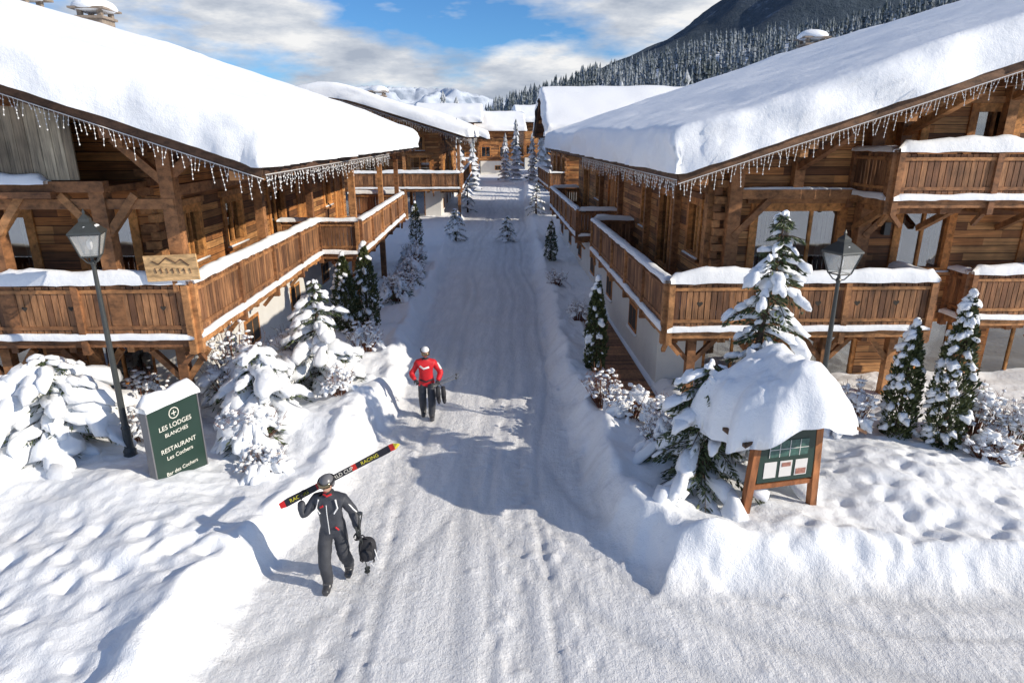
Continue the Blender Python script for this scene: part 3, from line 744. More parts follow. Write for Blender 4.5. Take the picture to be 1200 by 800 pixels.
bush('snowy_bush',-6.3,13.9,1.5,2.0,131,nl=14,twigs=90)
bush('snowy_bush',-5.2,11.9,1.3,.8,132,nl=18,twigs=50)
bush('snowy_bush',-4.7,11.0,1.0,.5,161,nl=12,twigs=20,green=0)
bush('snowy_bush',-5.6,15.8,1.5,1.5,133,nl=14,twigs=80)
bush('snowy_bush',-8.1,13.4,.9,1.2,134,nl=6,twigs=50,green=0)
bush('snowy_bush',-7.7,12.3,1.0,.8,162,nl=12,twigs=30,green=0)
bush('snowy_bush',-4.0,13.9,.9,.7,151,nl=9,twigs=30,green=0)
bush('snowy_bush',-4.2,17.6,1.1,.9,152,nl=9,twigs=50,green=0)
bush('snowy_bush',-4.3,23.5,1.3,1.1,135,nl=12)
bush('snowy_bush',-4.2,26,1.2,1.0,153,nl=9)
bush('snowy_bush',-4.5,28.5,1.3,1.1,136,nl=12)
bush('snowy_bush',-4.9,32,1.3,1.1,137,nl=12)
bush('snowy_bush',2.6,12.9,1.2,.75,141,nl=8,twigs=60,green=0)
bush('snowy_bush',2.1,13.9,1.0,.9,142,nl=3,twigs=70,green=0,snow=.4)
bush('snowy_bush',2.3,21.5,.8,.7,154,nl=5,twigs=40,green=0)
bush('snowy_bush',1.9,27,.9,.7,155,nl=6,twigs=40,green=0)
bush('snowy_bush',3.2,12.2,1.1,.8,143,nl=8,twigs=40,green=0)
bush('snowy_bush',2.9,11.3,.9,.7,156,nl=9,twigs=50,green=60)
bush('snowy_bush',9.7,12.4,1.0,1.3,144,nl=9,green=80)
bush('snowy_bush',10.2,11.9,1.0,1.0,145,nl=10,green=80)
bush('snowy_bush',9.3,11.4,.9,.6,146,nl=9,green=0)
bush('snowy_bush',7.2,12.6,.9,1.1,147,nl=8,green=0)
bush('snowy_bush',6.4,12.9,.9,.8,157,nl=8,green=0)
bush('snowy_bush',-9.8,12.8,1.2,1.0,148,nl=10)

def cone_tree(V,F,x,y,z,h,r,rg,tiers=5,n=8):
    for k in range(tiers):
        t0=k/tiers; zt=z+h*(t0+1.45/tiers if k<tiers-1 else 1.0); zb=z+h*(.06+t0*.94); R_=r*(1-t0*.86)
        o=len(V); V.append((x,y,min(zt,z+h)))
        for i in range(n):
            a=2*math.pi*(i+rg.rand()*.7)/n; q=R_*(.55+.6*rg.rand()); V.append((x+math.cos(a)*q,y+math.sin(a)*q,zb-rg.rand()*.05*h))
        for i in range(n): F.append((o,o+1+i,o+1+(i+1)%n))
def mesh_obj(name,V,F,mat,smooth=False):
    me=bpy.data.meshes.new(name); me.from_pydata(V,[],F)
    if smooth: me.polygons.foreach_set('use_smooth',[True]*len(me.polygons))
    me.materials.append(mat); o=bpy.data.objects.new(name,me); COL.objects.link(o); return o
rg=np.random.RandomState(3)
V=[];F=[]
for (x,y,h) in [(-4.8,82,7),(-1.0,100,7),(.6,104,9),(3.4,78,7.5),(-6.5,80,8.5),(5.5,72,8.5),(-9.5,118,13),(6,120,13),(-12,120,14),(8,76,10),(-12,92,10),(2.8,94,7),(11,70,12),(14,74,12),(18,72,13)]:
    cone_tree(V,F,x,y,0,h,h*.17,rg,12,14)
mesh_obj('distant_snowy_trees',V,F,M['frost'])

def ridge(tx): return np.interp(tx,[-.6,-.3,-.11,-.03,.05,.12,.28,.48,.75,1.2],[-.01,-.01,0,.022,.05,.073,.105,.145,.19,.22])
def hillh(x,y):
    H=6.4+350*ridge(x/350)
    s=sst(150,350,y)
    return H*s*(1+.12*fbm(x*.02,y*.02,3,3)) +1.5*fbm(x*.07,y*.07,3,8)*s-.4
hx=np.linspace(-260,520,140); hy=np.linspace(140,520,90); A,B=np.meshgrid(hx,hy); Z=hillh(A,B)
Z=np.where(B>500,Z-40,Z)
V=np.stack([A,B,Z],-1).reshape(-1,3).tolist(); F=[(j*140+i,j*140+i+1,(j+1)*140+i+1,(j+1)*140+i) for j in range(89) for i in range(139)]
mesh_obj('hill',V,F,M['snow'],True)
V=[];F=[]; cnt=0
while cnt<7200:
    x=rg.uniform(-200,480); y=rg.uniform(160,430)
    if vn(np.array(x*.02),np.array(y*.02),5)<.20 and y<330: continue
    if x<-10 and rg.rand()<.75: continue
    z=float(hillh(np.array([x]),np.array([y]))[0]); h=rg.uniform(5.5,12)*(.5 if x<-10 else 1)
    cone_tree(V,F,x,y,z-.5,h,h*.18,rg,5,6); cnt+=1
mesh_obj('hillside_forest',V,F,M['forest'])
mx=np.linspace(-1500,2600,300); my=np.linspace(650,1700,90); A,B=np.meshgrid(mx,my)
rr3=np.interp(A/1200,[-1.2,-.3,-.05,.10,.20,.27,.36,.55,.8,2],[.0,.0,.02,.085,.125,.165,.225,.30,.34,.35])
Z=(1200*rr3)*sst(620,1200,B)*(1+.14*fbm(A*.004,B*.004,5,2))+16*fbm(A*.02,B*.02,4,6)*sst(650,900,B)*np.clip(rr3*12,0,1)-2
V=np.stack([A,B,Z],-1).reshape(-1,3).tolist(); F=[(j*300+i,j*300+i+1,(j+1)*300+i+1,(j+1)*300+i) for j in range(89) for i in range(299)]
mesh_obj('forested_mountain',V,F,M['mount'],True)
mx=np.linspace(-3500,2500,500); my=np.linspace(2900,4200,100); A,B=np.meshgrid(mx,my)
rdg=1-np.abs(fbm(A*.0021,B*.0016,6,12))
Z=(70+165*rdg**3)*sst(2900,3600,B)*(.75+.5*vn(A*.002,B*0,5))-5
V=np.stack([A,B,Z],-1).reshape(-1,3).tolist(); F=[(j*500+i,j*500+i+1,(j+1)*500+i+1,(j+1)*500+i) for j in range(99) for i in range(499)]
mesh_obj('snowy_mountains',V,F,M['peak'],True)

# ------------------------------------------------------------ street lamps
m,nt,b=newmat('lantern_glass'); tr=N(nt,'ShaderNodeBsdfTransparent'); df=N(nt,'ShaderNodeBsdfDiffuse'); df.inputs[0].default_value=(.7,.72,.7,1)
gl=N(nt,'ShaderNodeBsdfGlossy'); gl.inputs['Roughness'].default_value=.15
mx_=N(nt,'ShaderNodeMixShader'); mx_.inputs[0].default_value=.35; L(nt,tr.outputs[0],mx_.inputs[1]); L(nt,df.outputs[0],mx_.inputs[2])
m2=N(nt,'ShaderNodeMixShader'); m2.inputs[0].default_value=.12; L(nt,mx_.outputs[0],m2.inputs[1]); L(nt,gl.outputs[0],m2.inputs[2])
L(nt,m2.outputs[0],nt.nodes['Material Output'].inputs[0]); M['lampglass']=m
def lamp(x,y,h,z0):
    e=empty('street_lamp',(x,y,z0),20)
    p=MB(); p.lathe((0,0,-.3),[(.13,0),(.13,.45),(.115,.5),(.12,.56),(.085,.62),(.075,1.0),(.085,1.04),(.06,1.1),(.042,h-1.1),(.035,h-.55),(.055,h-.5),(.03,h-.45),(.03,h-.4)],12)
    zb=h-.72
    for k in range(4):
        a=math.pi/4+k*math.pi/2
        p.tube([(0,0,zb-.1),(math.cos(a)*.1,math.sin(a)*.1,zb-.06),(math.cos(a)*.19,math.sin(a)*.19,zb+.05)],.012,5)
    b0,b1,hh=.14,.24,.40
    for k in range(4):
        a=math.pi/4+k*math.pi/2; a2=a+math.pi/2; r2=1.414
        A0=Vector((math.cos(a)*b0*r2,math.sin(a)*b0*r2,zb+.05));A1=Vector((math.cos(a)*b1*r2,math.sin(a)*b1*r2,zb+.05+hh))
        B0=Vector((math.cos(a2)*b0*r2,math.sin(a2)*b0*r2,zb+.05));B1=Vector((math.cos(a2)*b1*r2,math.sin(a2)*b1*r2,zb+.05+hh))
        p.tube([A0,A1],.014,5); p.tube([A0,B0],.014,5); p.tube([A1,B1],.018,5)
    p.lathe((0,0,zb+.05+hh),[(.37,0),(.36,.03),(.17,.17),(.12,.2),(.12,.25),(.06,.3),(.02,.33),(.03,.36),(.005,.42)],4)
    p.lathe((0,0,zb+.05),[(.03,0),(.03,.1),(.012,.12)],8)
    p.obj('post_and_frame',M['iron'],e)
    g=MB()
    g.lathe((0,0,zb+.055),[(b0*1.38,0),(b1*1.38,hh-.01)],4); g.obj('lantern_glass',M['lampglass'],e)
    bl=MB(); bl.lathe((0,0,zb+.15),[(.02,0),(.045,.06),(.045,.14),(.02,.19)],10); bl.obj('bulb',M['white'],e,True)
    s=MB()
    for k in range(5): lump(s,(RS.uniform(-.1,.1),RS.uniform(-.1,.1),zb+hh+.17),(.1,.1,.03),T=ICO2)
    s.obj('cap_snow',M['snow'],e,True)
lamp(-7.47,11.45,4.75,.3)
lamp(6.2,12.1,4.5,.1)

# ------------------------------------------------------------ signs
def text(parent,s,size,loc,rot,mat,ext=.002,align='CENTER'):
    c=bpy.data.curves.new('lettering','FONT'); c.body=s; c.size=size; c.align_x=align; c.extrude=ext
    c.materials.append(mat); o=bpy.data.objects.new('lettering',c); COL.objects.link(o); o.parent=parent; o.location=loc
    if rot is not None: o.rotation_euler=rot
    return o
ang=math.degrees(math.atan2(1.0,.27))-8
e=empty('restaurant_sign',(-6.1,10.67,.18),ang)
p=MB(); p.box(-.52,.52,-.07,.07,.0,1.78); p.obj('panel',M['sign'],e)
p=MB()
for xx in (-.545,.52): p.box(xx,xx+.025,-.08,.08,-.2,1.8)
p.obj('side_frame',M['grey'],e)
s=MB(); s.strip((-.56,0,1.78),(.56,0,1.78),.27,.22,.06); s.obj('sign_snow',M['snow'],e,True)
R90=(math.pi/2,0,0)
for t_,z_,sz in (('LES LODGES',1.28,.125),('BLANCHES',1.14,.10),('RESTAURANT',.86,.12),('Les Cochers',.71,.11),('Bar des Cochers',.42,.10)):
    text(e,t_,sz,(0,-.073,z_),R90,M['text'])
p=MB()
for k in range(10):
    a0=2*math.pi*k/10; a1=2*math.pi*(k+1)/10
    p.beam((.1*math.cos(a0),-.075,1.53+.1*math.sin(a0)),(.1*math.cos(a1),-.075,1.53+.1*math.sin(a1)),.006,.014)
p.beam((-.05,-.075,1.53),(.05,-.075,1.53),.006,.015); p.beam((0,-.077,1.48),(0,-.077,1.58),.015,.006); p.obj('emblem',M['text'],e)
e=empty('notice_board',(4.39,9.38,.1),13)
p=MB()
for s_ in (-1,1):
    p.beam((s_*.66,0,-.2),(s_*.52,0,2.1),.12,.12)
p.beam((-.75,.002,1.95),(.75,.002,1.95),.1,.12)
p.beam((-.6,0,.92),(.6,0,.92),.07,.08)
p.beam((-.62,-.02,1.98),(-.8,-.3,2.15),.07,.07); 
p.obj('posts',M['orangewood'],e)
p=MB(); p.box(-.5,.5,-.05,.04,1.0,1.86); p.obj('display_case',M['sign'],e)
p=MB()
for k in range(3):
    p.box(-.40+k*.28,-.18+k*.28,-.06,-.053,1.08,1.36)
p.obj('paper_notices',M['paper'],e)
p=MB(); p.box(.18,.36,-.067,-.062,1.10,1.2); p.box(-.09,.07,-.067,-.062,1.26,1.33); p.obj('notice_pictures',M['paper2'],e)
p=MB(); p.box(-.34,.36,-.06,-.053,1.44,1.72)
p.obj('map_sheet',M['mapblue'],e)
p=MB()
for k in range(4): p.box(-.34+k*.18,-.33+k*.18,-.066,-.061,1.44,1.72)
p.box(-.34,.36,-.0665,-.0615,1.57,1.58); p.obj('map_lines',M['paper'],e)
p=MB()
for s_ in (-1,1):
    p.hexa([(0,-.45,2.45),(s_*1.05,-.45,1.88),(s_*1.05,1.0,1.88),(0,1.0,2.45),(0,-.45,2.5),(s_*1.05,-.45,1.93),(s_*1.05,1.0,1.93),(0,1.0,2.5)])
p.obj('small_roof',M['dark'],e)
n=80; V=[];F=[]
us=np.sign(np.linspace(-1,1,n))*np.abs(np.linspace(-1,1,n))**.75
UU,VV=np.meshgrid(us,us)
ru,rv=np.abs(UU),np.abs(VV); sup=(ru**3+rv**3)**(1/3); scl=np.where(sup>1,1/np.maximum(sup,1e-6),1)
U2,V2=UU*scl,VV*scl; q=np.minimum(1,sup)
an=np.arctan2(V2,U2+1e-9)
ragged=1+.09*np.sin(an*3+.6)+.06*np.sin(an*5+2)+.05*np.sin(an*11)
X_=U2*1.2*(1+(ragged-1)*q)+.0; Y_=.22+V2*.92*(1+(ragged-1)*q*.8)
edge=np.sqrt(np.maximum(0,1-q**4.5))
base=2.50-.56*np.abs(X_)-.06
pkx=X_+.15
soft=2.50-.60*(np.sqrt(pkx*pkx+.04)-.1)
nz=fbm(X_*1.5+4,Y_*1.5,4,3)
Zc=(base-.05-.12*np.clip(np.sin(an*4+1),0,1))*(1-edge)+(soft+.66+.24*nz+.08*np.sin(X_*4.5+1)+.07*fbm(X_*4,Y_*4,3,4)-.06*np.maximum(0,X_))*edge
V=np.stack([X_,Y_,Zc],-1).reshape(-1,3).tolist()
for j in range(n-1):
    for i in range(n-1): F.append((j*n+i,j*n+i+1,(j+1)*n+i+1,(j+1)*n+i))
p=MB(); p.add(V,F); p.obj('roof_snow',M['snow'],e,True)

# ------------------------------------------------------------ people
def skinned(name,J,E,mats,parent,sub=2):
    keys=list(J); idx={k:i for i,k in enumerate(keys)}
    me=bpy.data.meshes.new(name+'_sk'); me.from_pydata([J[k][0] for k in keys],[(idx[a],idx[b]) for a,b,_ in E],[])
    o=bpy.data.objects.new(name+'_sk',me); COL.objects.link(o)
    o.modifiers.new('s','SKIN'); ss=o.modifiers.new('u','SUBSURF'); ss.levels=sub; ss.render_levels=sub
    for k in keys:
        sv=me.skin_vertices[0].data[idx[k]]; r_=J[k][1]
        sv.radius=(r_,r_) if not isinstance(r_,tuple) else r_
        sv.use_root=(k=='pelvis')
    bpy.context.view_layer.update()
    dg=bpy.context.evaluated_depsgraph_get()
    nm=bpy.data.meshes.new_from_object(o.evaluated_get(dg)); nm.name=name
    bpy.data.objects.remove(o)
    labels=sorted(set(l for _,_,l in E)); 
    nm.materials.clear()
    for l in labels: nm.materials.append(mats[l])
    segs=[(np.array(J[a][0]),np.array(J[b][0]),labels.index(l)) for a,b,l in E]
    for p in nm.polygons:
        c=np.array(p.center); best=9;bi=0
        for a,b_,l in segs:
            ab=b_-a; t=np.clip(np.dot(c-a,ab)/np.dot(ab,ab),0,1); dd=np.linalg.norm(c-a-ab*t)
            if dd<best: best=dd;bi=l
        p.material_index=bi; p.use_smooth=True
    for v in nm.vertices:
        c=v.co; f=.006*math.sin(c.z*55+c.x*30)*math.sin(c.x*40+c.y*35+c.z*20)
        if c.z<1.45: v.co=c+v.normal*f
    no=bpy.data.objects.new(name,nm); COL.objects.link(no); no.parent=parent
    return no
def hand(parent,w,dirv,pn,side,mat,curl=1.1):
    mb=MB(); w=Vector(w);D=Vector(dirv).normalized();Pn=Vector(pn); Pn=(Pn-D*Pn.dot(D)).normalized(); S_=D.cross(Pn)*side
    V,F=ICO2; pts=[]
    c=w+D*.045
    for v in V: pts.append(c+D*v[0]*.055+S_*v[1]*.047+Pn*v[2]*.024)
    mb.add(pts,F)
    for k,(o,ln) in enumerate(((-.033,.078),(-.011,.088),(.011,.082),(.033,.064))):
        p=w+D*.085+S_*o; q=[p];a=0;dd=D.copy()
        for s_ in (.42,.33,.25):
            a+=curl*.62; dd=(D*math.cos(a)+Pn*math.sin(a)); p=p+dd*ln*s_; q.append(p)
        mb.tube([w+D*.05+S_*o]+q,[.012,.0125,.0115,.0105,.008],6)
    p=w+D*.03-S_*.04
    mb.tube([w+D*.02-S_*.02,p,p+(D*.6-S_*.6+Pn*.5).normalized()*.035,p+(D*.7-S_*.2+Pn*.9).normalized()*.065],[.014,.014,.0125,.009],6)
    mb.obj('glove_hand',mat,parent,True)
def head(parent,c,pitch,yaw,helmet,gog,lens):
    h=empty('head',c); h.parent=parent; h.rotation_euler=(math.radians(pitch),0,math.radians(yaw))
    V,F=ICO3; P=[]
    for v in V:
        x,y,z=v; w=1-.22*max(0,-z)**1.3
        yy=y*.098; xx=x*.076*w; zz=z*.118
        if y<0: 
            yy-=.020*math.exp(-((x/.16)**2+((z+.12)/.2)**2))
            yy+=.010*(math.exp(-(((abs(x)-.42)/.16)**2+((z-.1)/.13)**2)))
            yy-=.006*math.exp(-((x/.3)**2+((z+.52)/.07)**2)); yy-=.008*math.exp(-((x/.3)**2+((z+.85)/.15)**2))
        P.append((xx,yy,zz))
    m_=MB(); m_.add(P,F); 
    m_.obj('face',M['skin'],h,True)
    m_=MB()
    for s_ in (-1,1): m_.add([(s_*.078+v[0]*.012,.01+v[1]*.022,-.01+v[2]*.032) for v in ICO1[0]],ICO1[1])
    m_.obj('ears',M['skin'],h,True)
    m_=MB(); m_.box(-.024,.024,-.098,-.090,-.066,-.058); m_.obj('mouth',M['red'],h)
    m_=MB()
    for s_ in (-1,1): m_.add([(s_*.031+v[0]*.012,-.084+v[1]*.01,.012+v[2]*.008) for v in ICO1[0]],ICO1[1])
    m_.obj('eyes',M['black'],h,True)
    bm=bmesh.new(); bmesh.ops.create_uvsphere(bm,u_segments=28,v_segments=18,radius=1)
    dele=[v for v in bm.verts if v.co.z<(-.45 if v.co.y>-.25 else .22) or (v.co.y<-.55 and v.co.z<.30)]
    bmesh.ops.delete(bm,geom=dele,context='VERTS')
    for v in bm.verts: v.co=Vector((v.co.x*.108,v.co.y*.128+.008,v.co.z*.13+.028))
    bmesh.ops.solidify(bm,geom=bm.faces[:],thickness=.012)
    me=bpy.data.meshes.new('helmet'); bm.to_mesh(me); bm.free()
    for p in me.polygons: p.use_smooth=True
    me.materials.append(helmet); o=bpy.data.objects.new('helmet',me); COL.objects.link(o); o.parent=h
    for (nm,z0,z1,r_,m3,a0,a1) in (('goggle_lens',.035 if not lens else -.018,.10 if not lens else .05,1.17,gog,-55,55),('goggle_strap',.055,.085,1.14,M['black'],50,310)):
        V=[];F=[];n=16
        for i in range(n+1):
            a=math.radians(a0+(a1-a0)*i/n)
            for z in (z0,z1): 
                for k in (1,1.08): V.append((math.sin(a)*.096*r_*k,-math.cos(a)*.112*r_*k+.006,z))
        for i in range(n):
            q=i*4; F+= [(q+1,q+5,q+7,q+3),(q,q+2,q+6,q+4),(q,q+4,q+5,q+1),(q+2,q+3,q+7,q+6)]
        F+=[(0,1,3,2),(n*4,n*4+2,n*4+3,n*4+1)]
        m_=MB(); m_.add(V,F); m_.obj(nm,m3,h,True)
M['lens']=mat_plain('mirror_lens',(.25,.2,.12),.1,.1,3,metal=.8)

fx,fy=-2.63,8.25
P1=empty('skier',(fx,fy,gz(fx,fy)-.01))
J={'pelvis':((0,0,.96),(.175,.14)),'waist':((0,-.01,1.1),(.175,.145)),'chest':((0,-.03,1.32),(.20,.155)),'upper':((0,-.03,1.44),(.14,.115)),'neck':((0,-.05,1.54),.07),'nk2':((0,-.06,1.60),.055),
 'rs':((-.19,-.02,1.44),.092),'re':((-.37,-.16,1.22),.077),'rw':((-.385,-.09,1.46),.055),
 'ls':((.19,-.01,1.43),.092),'le':((.33,.03,1.17),.079),'lw':((.40,-.12,.97),.057),
 'rh':((-.10,-.01,.88),.125),'rk':((-.11,-.20,.50),.10),'ra':((-.09,-.16,.17),.09),'rf':((-.09,-.20,.075),.072),'rt':((-.10,-.36,.05),.056),
 'lh':((.10,.0,.88),.125),'lk':((.13,-.02,.50),.10),'la':((.14,.20,.20),.09),'lf':((.14,.17,.10),.072),'lt':((.145,.02,.05),.056)}
E=[('pelvis','waist','jk'),('waist','chest','jk'),('chest','upper','jk'),('upper','neck','jk'),('neck','nk2','bk'),('upper','rs','yoke'),('rs','re','sl'),('re','rw','sl'),('upper','ls','yoke'),('ls','le','sl'),('le','lw','sl'),
 ('pelvis','rh','jk'),('rh','rk','tr'),('rk','ra','tr'),('ra','rf','bt'),('rf','rt','bt'),('pelvis','lh','jk'),('lh','lk','tr'),('lk','la','tr'),('la','lf','bt'),('lf','lt','bt')]
M['jk1']=mat_plain('jacket_charcoal',(.045,.049,.062),.6,.35,9,bmp=.01); M['tr1']=mat_plain('ski_trousers_dark',(.045,.048,.058),.7,.3,9,bmp=.012)
M['boot']=mat_plain('ski_boot_plastic',(.05,.05,.055),.3,.2)
skinned('body',J,E,{'jk':M['jk1'],'yoke':M['jk1'],'sl':M['jk1'],'bk':M['black'],'tr':M['tr1'],'bt':M['boot']},P1)
head(P1,(0,-.075,1.70),14,-12,M['grey'],M['lens'],False)
hand(P1,(-.385,-.09,1.47),(.05,.25,.9),(.6,.3,-.2),1,M['black'],.9)
hand(P1,(.40,-.12,.96),(.15,-.3,-.9),(-.3,-.9,.2),-1,M['black'],1.3)
m_=MB()
m_.tube([(0,-.20,1.44),(0,-.205,1.3),(0,-.18,1.1),(0,-.165,.95)],.006,5)
m_.tube([(-.12,-.145,1.50),(-.15,-.18,1.38),(-.10,-.195,1.30)],.012,5); m_.tube([(.12,-.145,1.50),(.15,-.175,1.38),(.10,-.195,1.30)],.012,5)
m_.tube([(.245,-.05,1.42),(.33,-.035,1.28),(.395,-.0,1.18)],.014,5); m_.tube([(-.27,-.075,1.42),(-.37,-.18,1.29)],.014,5)
m_.obj('jacket_piping',M['white'],P1)
m_=MB(); m_.tube([(-.05,-.19,1.42),(-.09,-.19,1.40)],.014,6); m_.tube([(.09,-.16,1.06),(.13,-.14,1.0)],.012,6); m_.tube([(-.06,-.1,1.56),(0,-.135,1.545),(.06,-.1,1.56)],.014,6); m_.obj('red_trim',M['red'],P1)
for (a,b_) in (('ra','rt'),('la','lt')):
    m_=MB()
    for k in range(3):
        c=Vector(J[a][0])+Vector((0,-.08-k*.03,-.03-.035*k)); m_.beam(c+Vector((-.045,0,0)),c+Vector((.045,0,0)),.02,.008)
    m_.obj('boot_buckles',M['grey'],P1)
def ski(mb,mb2,p,q,off,n=(0,0,1)):
    p=Vector(p);q=Vector(q);d=(q-p).normalized(); nn=Vector(n); w=d.cross(nn).normalized(); nn=w.cross(d).normalized(); K=22;V=[];ln=(q-p).length
    for i in range(K+1):
        t=i/K; wd=.042+.014*abs(2*t-1)**2
        if t>.93: wd*=max(.15,math.sqrt(max(0,1-((t-.93)/.07)**2)))
        if t<.03: wd*=.7
        lift=.07*max(0,(t-.86)/.14)**2+.02*max(0,(.08-t)/.08)+.012*math.sin(math.pi*t)
        c=p+d*ln*t+nn*(off*(1)+lift*(1 if off>0 else -1))
        for a in (-1,1):
            for b_ in (-1,1): V.append(c+w*wd*a+nn*.007*b_)
    F=[]
    for i in range(K):
        o=i*4; F+=[(o+1,o+3,o+7,o+5),(o,o+4,o+6,o+2),(o,o+1,o+5,o+4),(o+2,o+6,o+7,o+3)]
    F+=[(0,2,3,1),(K*4,K*4+1,K*4+3,K*4+2)]
    mb.add(V,F)
    c=p+d*ln*.46+nn*(off+.028*(1 if off>0 else -1)); 
    if off<0: mb2.beam(c-d*.16,c-d*.04,.055,.05,up=nn); mb2.beam(c+d*.06,c+d*.15,.055,.055,up=nn); mb2.beam(c-d*.16,c+d*.15,.045,.015,up=nn)
    return d,w,nn,ln
S0=Vector((-.66,-.17,1.40)); S1=Vector((.92,.50,2.03))
a=MB();b2=MB(); nv=Vector((.0,-.8,.6))
d_,w_,nn_,ln_=ski(a,b2,S0,S1,.012,nv); ski(a,b2,S0+Vector((.03,0,.035)),S1+Vector((.03,0,.035)),-.012,nv)
m,nt,bb=newmat('ski_topsheet'); tc=N(nt,'ShaderNodeTexCoord').outputs['Object']
vm=N(nt,'ShaderNodeVectorMath',operation='DOT_PRODUCT'); L(nt,tc,vm.inputs[0]); vm.inputs[1].default_value=d_
base0=S0.dot(d_)
q=math_(nt,'DIVIDE',math_(nt,'SUBTRACT',vm.outputs['Value'],base0),ln_)
c=ramp(nt,q,[(0,(.5,.02,.02)),(.04,(.02,.02,.025)),(.30,(.5,.02,.02)),(.35,(.02,.02,.025)),(.60,(.5,.03,.02)),(.64,(.02,.02,.025)),(.93,(.55,.03,.02)),(.97,(.6,.52,.05))])
for rmp in [n_ for n_ in nt.nodes if n_.type=='VALTORGB']: rmp.color_ramp.interpolation='CONSTANT'
L(nt,c,bb.inputs['Base Color']); bb.inputs['Roughness'].default_value=.3
a.obj('skis',m,P1); b2.obj('ski_bindings',M['grey'],P1)
xax=d_; zax=nn_ if nn_.y<0 else -nn_; yax=zax.cross(xax)
for s_,t0,mt in (('RACING',.08,'yellow'),('WORLD CUP',.37,'text'),('RACING',.68,'yellow')):
    o=text(P1,s_,.075,(0,0,0),None,M[mt],.001,'LEFT')
    lift=.012*math.sin(math.pi*(t0+.1))
    pos=S0+d_*ln_*t0+nn_*(.012+lift)+zax*.011-yax*.026
    mt4=Matrix(((xax.x,yax.x,zax.x,pos.x),(xax.y,yax.y,zax.y,pos.y),(xax.z,yax.z,zax.z,pos.z),(0,0,0,1)))
    o.matrix_local=mt4
def tp(mb,base,dirv,ln): 
    base=Vector(base);dv=Vector(dirv).normalized(); mb.tube([base,base+dv*ln],[.009,.006],6)
    mb.tube([base-dv*.12,base-dv*.11,base,base+dv*.01],[.012,.016,.014,.01],7)
    c=base+dv*(ln-.08); mb.tube([c,c+dv*.012],[.045,.035],10)
m_=MB(); m_.tube([(.40,-.17,.96),(.44,-.12,1.24)],[.009,.009],6); m_.tube([(.42,-.17,.96),(.48,-.12,1.26)],[.009,.009],6)
m_.tube([(.44,-.12,1.24),(.445,-.115,1.27)],[.03,.045],8); tp(m_,(.44,-.15,.98),(.05,.1,-1),.82); tp(m_,(.40,-.17,.97),(.10,.2,-1),.80); m_.obj('ski_poles',M['iron'],P1)
m_=MB(); V,F=ICO3
m_.add([(.50+math.copysign(abs(v[0])**.75,v[0])*.13,-.05+math.copysign(abs(v[1])**.75,v[1])*.10,.62+math.copysign(abs(v[2])**.75,v[2])*.19) for v in V],F)
m_.add([(.50+v[0]*.10,-.15+v[1]*.05,.57+v[2]*.10) for v in V],F)
for s_ in (-1,1): m_.tube([(.50+s_*.07,-.12,.78),(.52+s_*.09,-.22,.72),(.53+s_*.1,-.23,.55),(.52+s_*.08,-.14,.46)],.013,6)
m_.tube([(.44,-.08,.8),(.42,-.15,.9),(.47,-.15,.92),(.52,-.08,.8)],.011,6)
m_.obj('backpack',M['black'],P1,True)
m_=MB(); m_.tube([(.62,-.12,.66),(.66,-.14,.5),(.6,-.18,.42),(.54,-.17,.5)],.008,5); m_.obj('backpack_straps',M['white'],P1)

rx,ry=-2.02,14.3
P2=empty('skier',(rx,ry,gz(rx,ry)-.01),8,.97)
J2=dict(J); J2.update({'re':((-.36,-.04,1.17),.08),'rw':((-.26,-.24,1.08),.058),'le':((.36,.02,1.16),.08),'lw':((.27,-.22,1.03),.058),
 'rk':((-.11,-.06,.50),.10),'ra':((-.10,.12,.20),.09),'rf':((-.10,.10,.09),.072),'rt':((-.11,-.06,.05),.056),
 'lk':((.12,-.18,.50),.10),'la':((.10,-.14,.16),.09),'lf':((.10,-.18,.075),.072),'lt':((.11,-.34,.05),.056)})
skinned('body',J2,E,{'jk':M['red'],'yoke':M['red'],'sl':M['red'],'bk':M['black'],'tr':M['tr1'],'bt':M['boot']},P2)
head(P2,(0,-.08,1.70),10,6,M['white'],M['lens'],True)
hand(P2,(-.26,-.24,1.08),(.5,-.7,-.3),(.2,-.3,-.9),1,M['black'],1.2)
hand(P2,(.27,-.22,1.03),(-.2,-.8,-.4),(-.3,-.3,-.9),-1,M['black'],1.2)
m_=MB(); m_.tube([(-.14,-.16,1.40),(-.05,-.205,1.34),(.08,-.20,1.38)],.024,6); m_.tube([(-.27,-.04,1.42),(-.36,-.06,1.26)],.03,6);m_.tube([(.27,-.015,1.42),(.36,-.04,1.26)],.03,6); m_.obj('white_chest_band',M['white'],P2,True)
m_=MB(); m_.tube([(-.16,-.12,1.04),(0,-.185,1.0),(.16,-.12,1.04)],.02,6); m_.obj('belt',M['black'],P2,True)
m_=MB(); tp(m_,(.24,-.33,1.0),(1,.45,.25),.62); tp(m_,(.25,-.33,.96),(1,.50,.14),.6); m_.obj('ski_poles',M['iron'],P2)
m_=MB()
for s_ in (0,.13):
    m_.tube([(.26+s_,-.30,.90),(.27+s_,-.30,.72),(.27+s_,-.32,.62)],[.05,.06,.055],8); m_.tube([(.27+s_,-.26,.61),(.28+s_,-.42,.585),(.28+s_,-.52,.575)],[.052,.048,.03],8)
m_.tube([(.26,-.3,.9),(.27,-.3,1.0),(.39,-.3,.9)],.01,5)
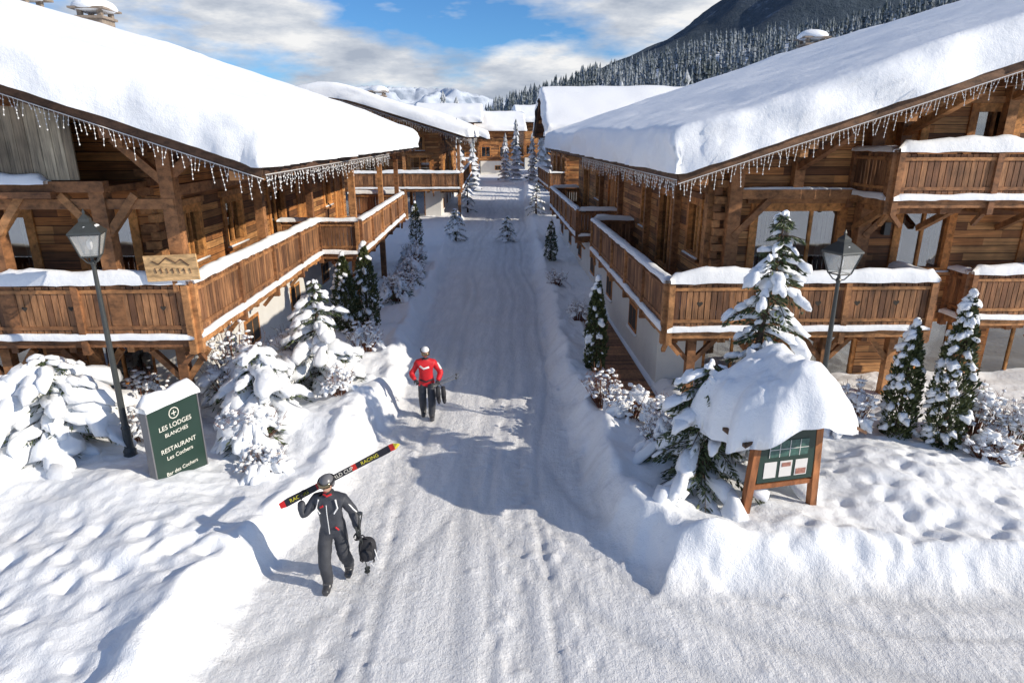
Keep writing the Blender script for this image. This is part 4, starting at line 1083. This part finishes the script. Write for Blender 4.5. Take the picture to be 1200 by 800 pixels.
m_.obj('ski_boots_carried',M['black'],P2,True)

# ------------------------------------------------------------ light, sky: low sun from the right, slightly behind the viewer
to=Vector((3.85,-1.4,2.0)).normalized()
sd=bpy.data.lights.new('sun','SUN'); sd.energy=4.9; sd.angle=math.radians(.5); sd.color=(1,.90,.75)
so_=bpy.data.objects.new('sun',sd); COL.objects.link(so_); so_.rotation_euler=(-to).to_track_quat('-Z','Y').to_euler()
wd=bpy.data.worlds.new('World'); scene.world=wd; wd.use_nodes=True; nt=wd.node_tree
bg=nt.nodes['Background']
sky=N(nt,'ShaderNodeTexSky'); sky.sky_type='NISHITA'; sky.sun_disc=False
sky.sun_elevation=math.asin(to.z); sky.sun_rotation=math.atan2(to.x,to.y)%(2*math.pi); sky.altitude=1500
tc=N(nt,'ShaderNodeTexCoord').outputs['Generated']
sp=N(nt,'ShaderNodeSeparateXYZ'); L(nt,tc,sp.inputs[0])
mp=N(nt,'ShaderNodeMapping'); mp.inputs['Location'].default_value=(.35,.1,.0); L(nt,tc,mp.inputs[0]); tcm=mp.outputs[0]
n1=noise(nt,tcm,1.0,6,.55,mscale=(3.0,3.0,10.0)); n2=noise(nt,tcm,1.0,6,.62,mscale=(5,5,17))
hz=ramp(nt,sp.outputs[2],[(.0,.10),(.09,.12),(.14,.04),(.20,.0),(.5,.02)])
mask=ramp(nt,math_(nt,'ADD',n1,hz),[(.52,0),(.63,1)])
cc=ramp(nt,n2,[(.34,(2.9,3.3,4.0)),(.46,(4.4,4.7,5.2)),(.58,(6.6,6.6,6.6))])
tint=mixc(nt,1.0,sky.outputs[0],(.36,.66,.98),'MULTIPLY')
L(nt,mixc(nt,mask,tint,cc),bg.inputs[0]); bg.inputs[1].default_value=.14

cam=bpy.data.cameras.new('camera'); cam.lens=22.8; cam.sensor_width=36; cam.clip_end=9000; cam.clip_start=.1
co=bpy.data.objects.new('camera',cam); COL.objects.link(co); co.location=(0,0,6.4); co.rotation_euler=(math.radians(90-17.53),0,0)
scene.camera=co
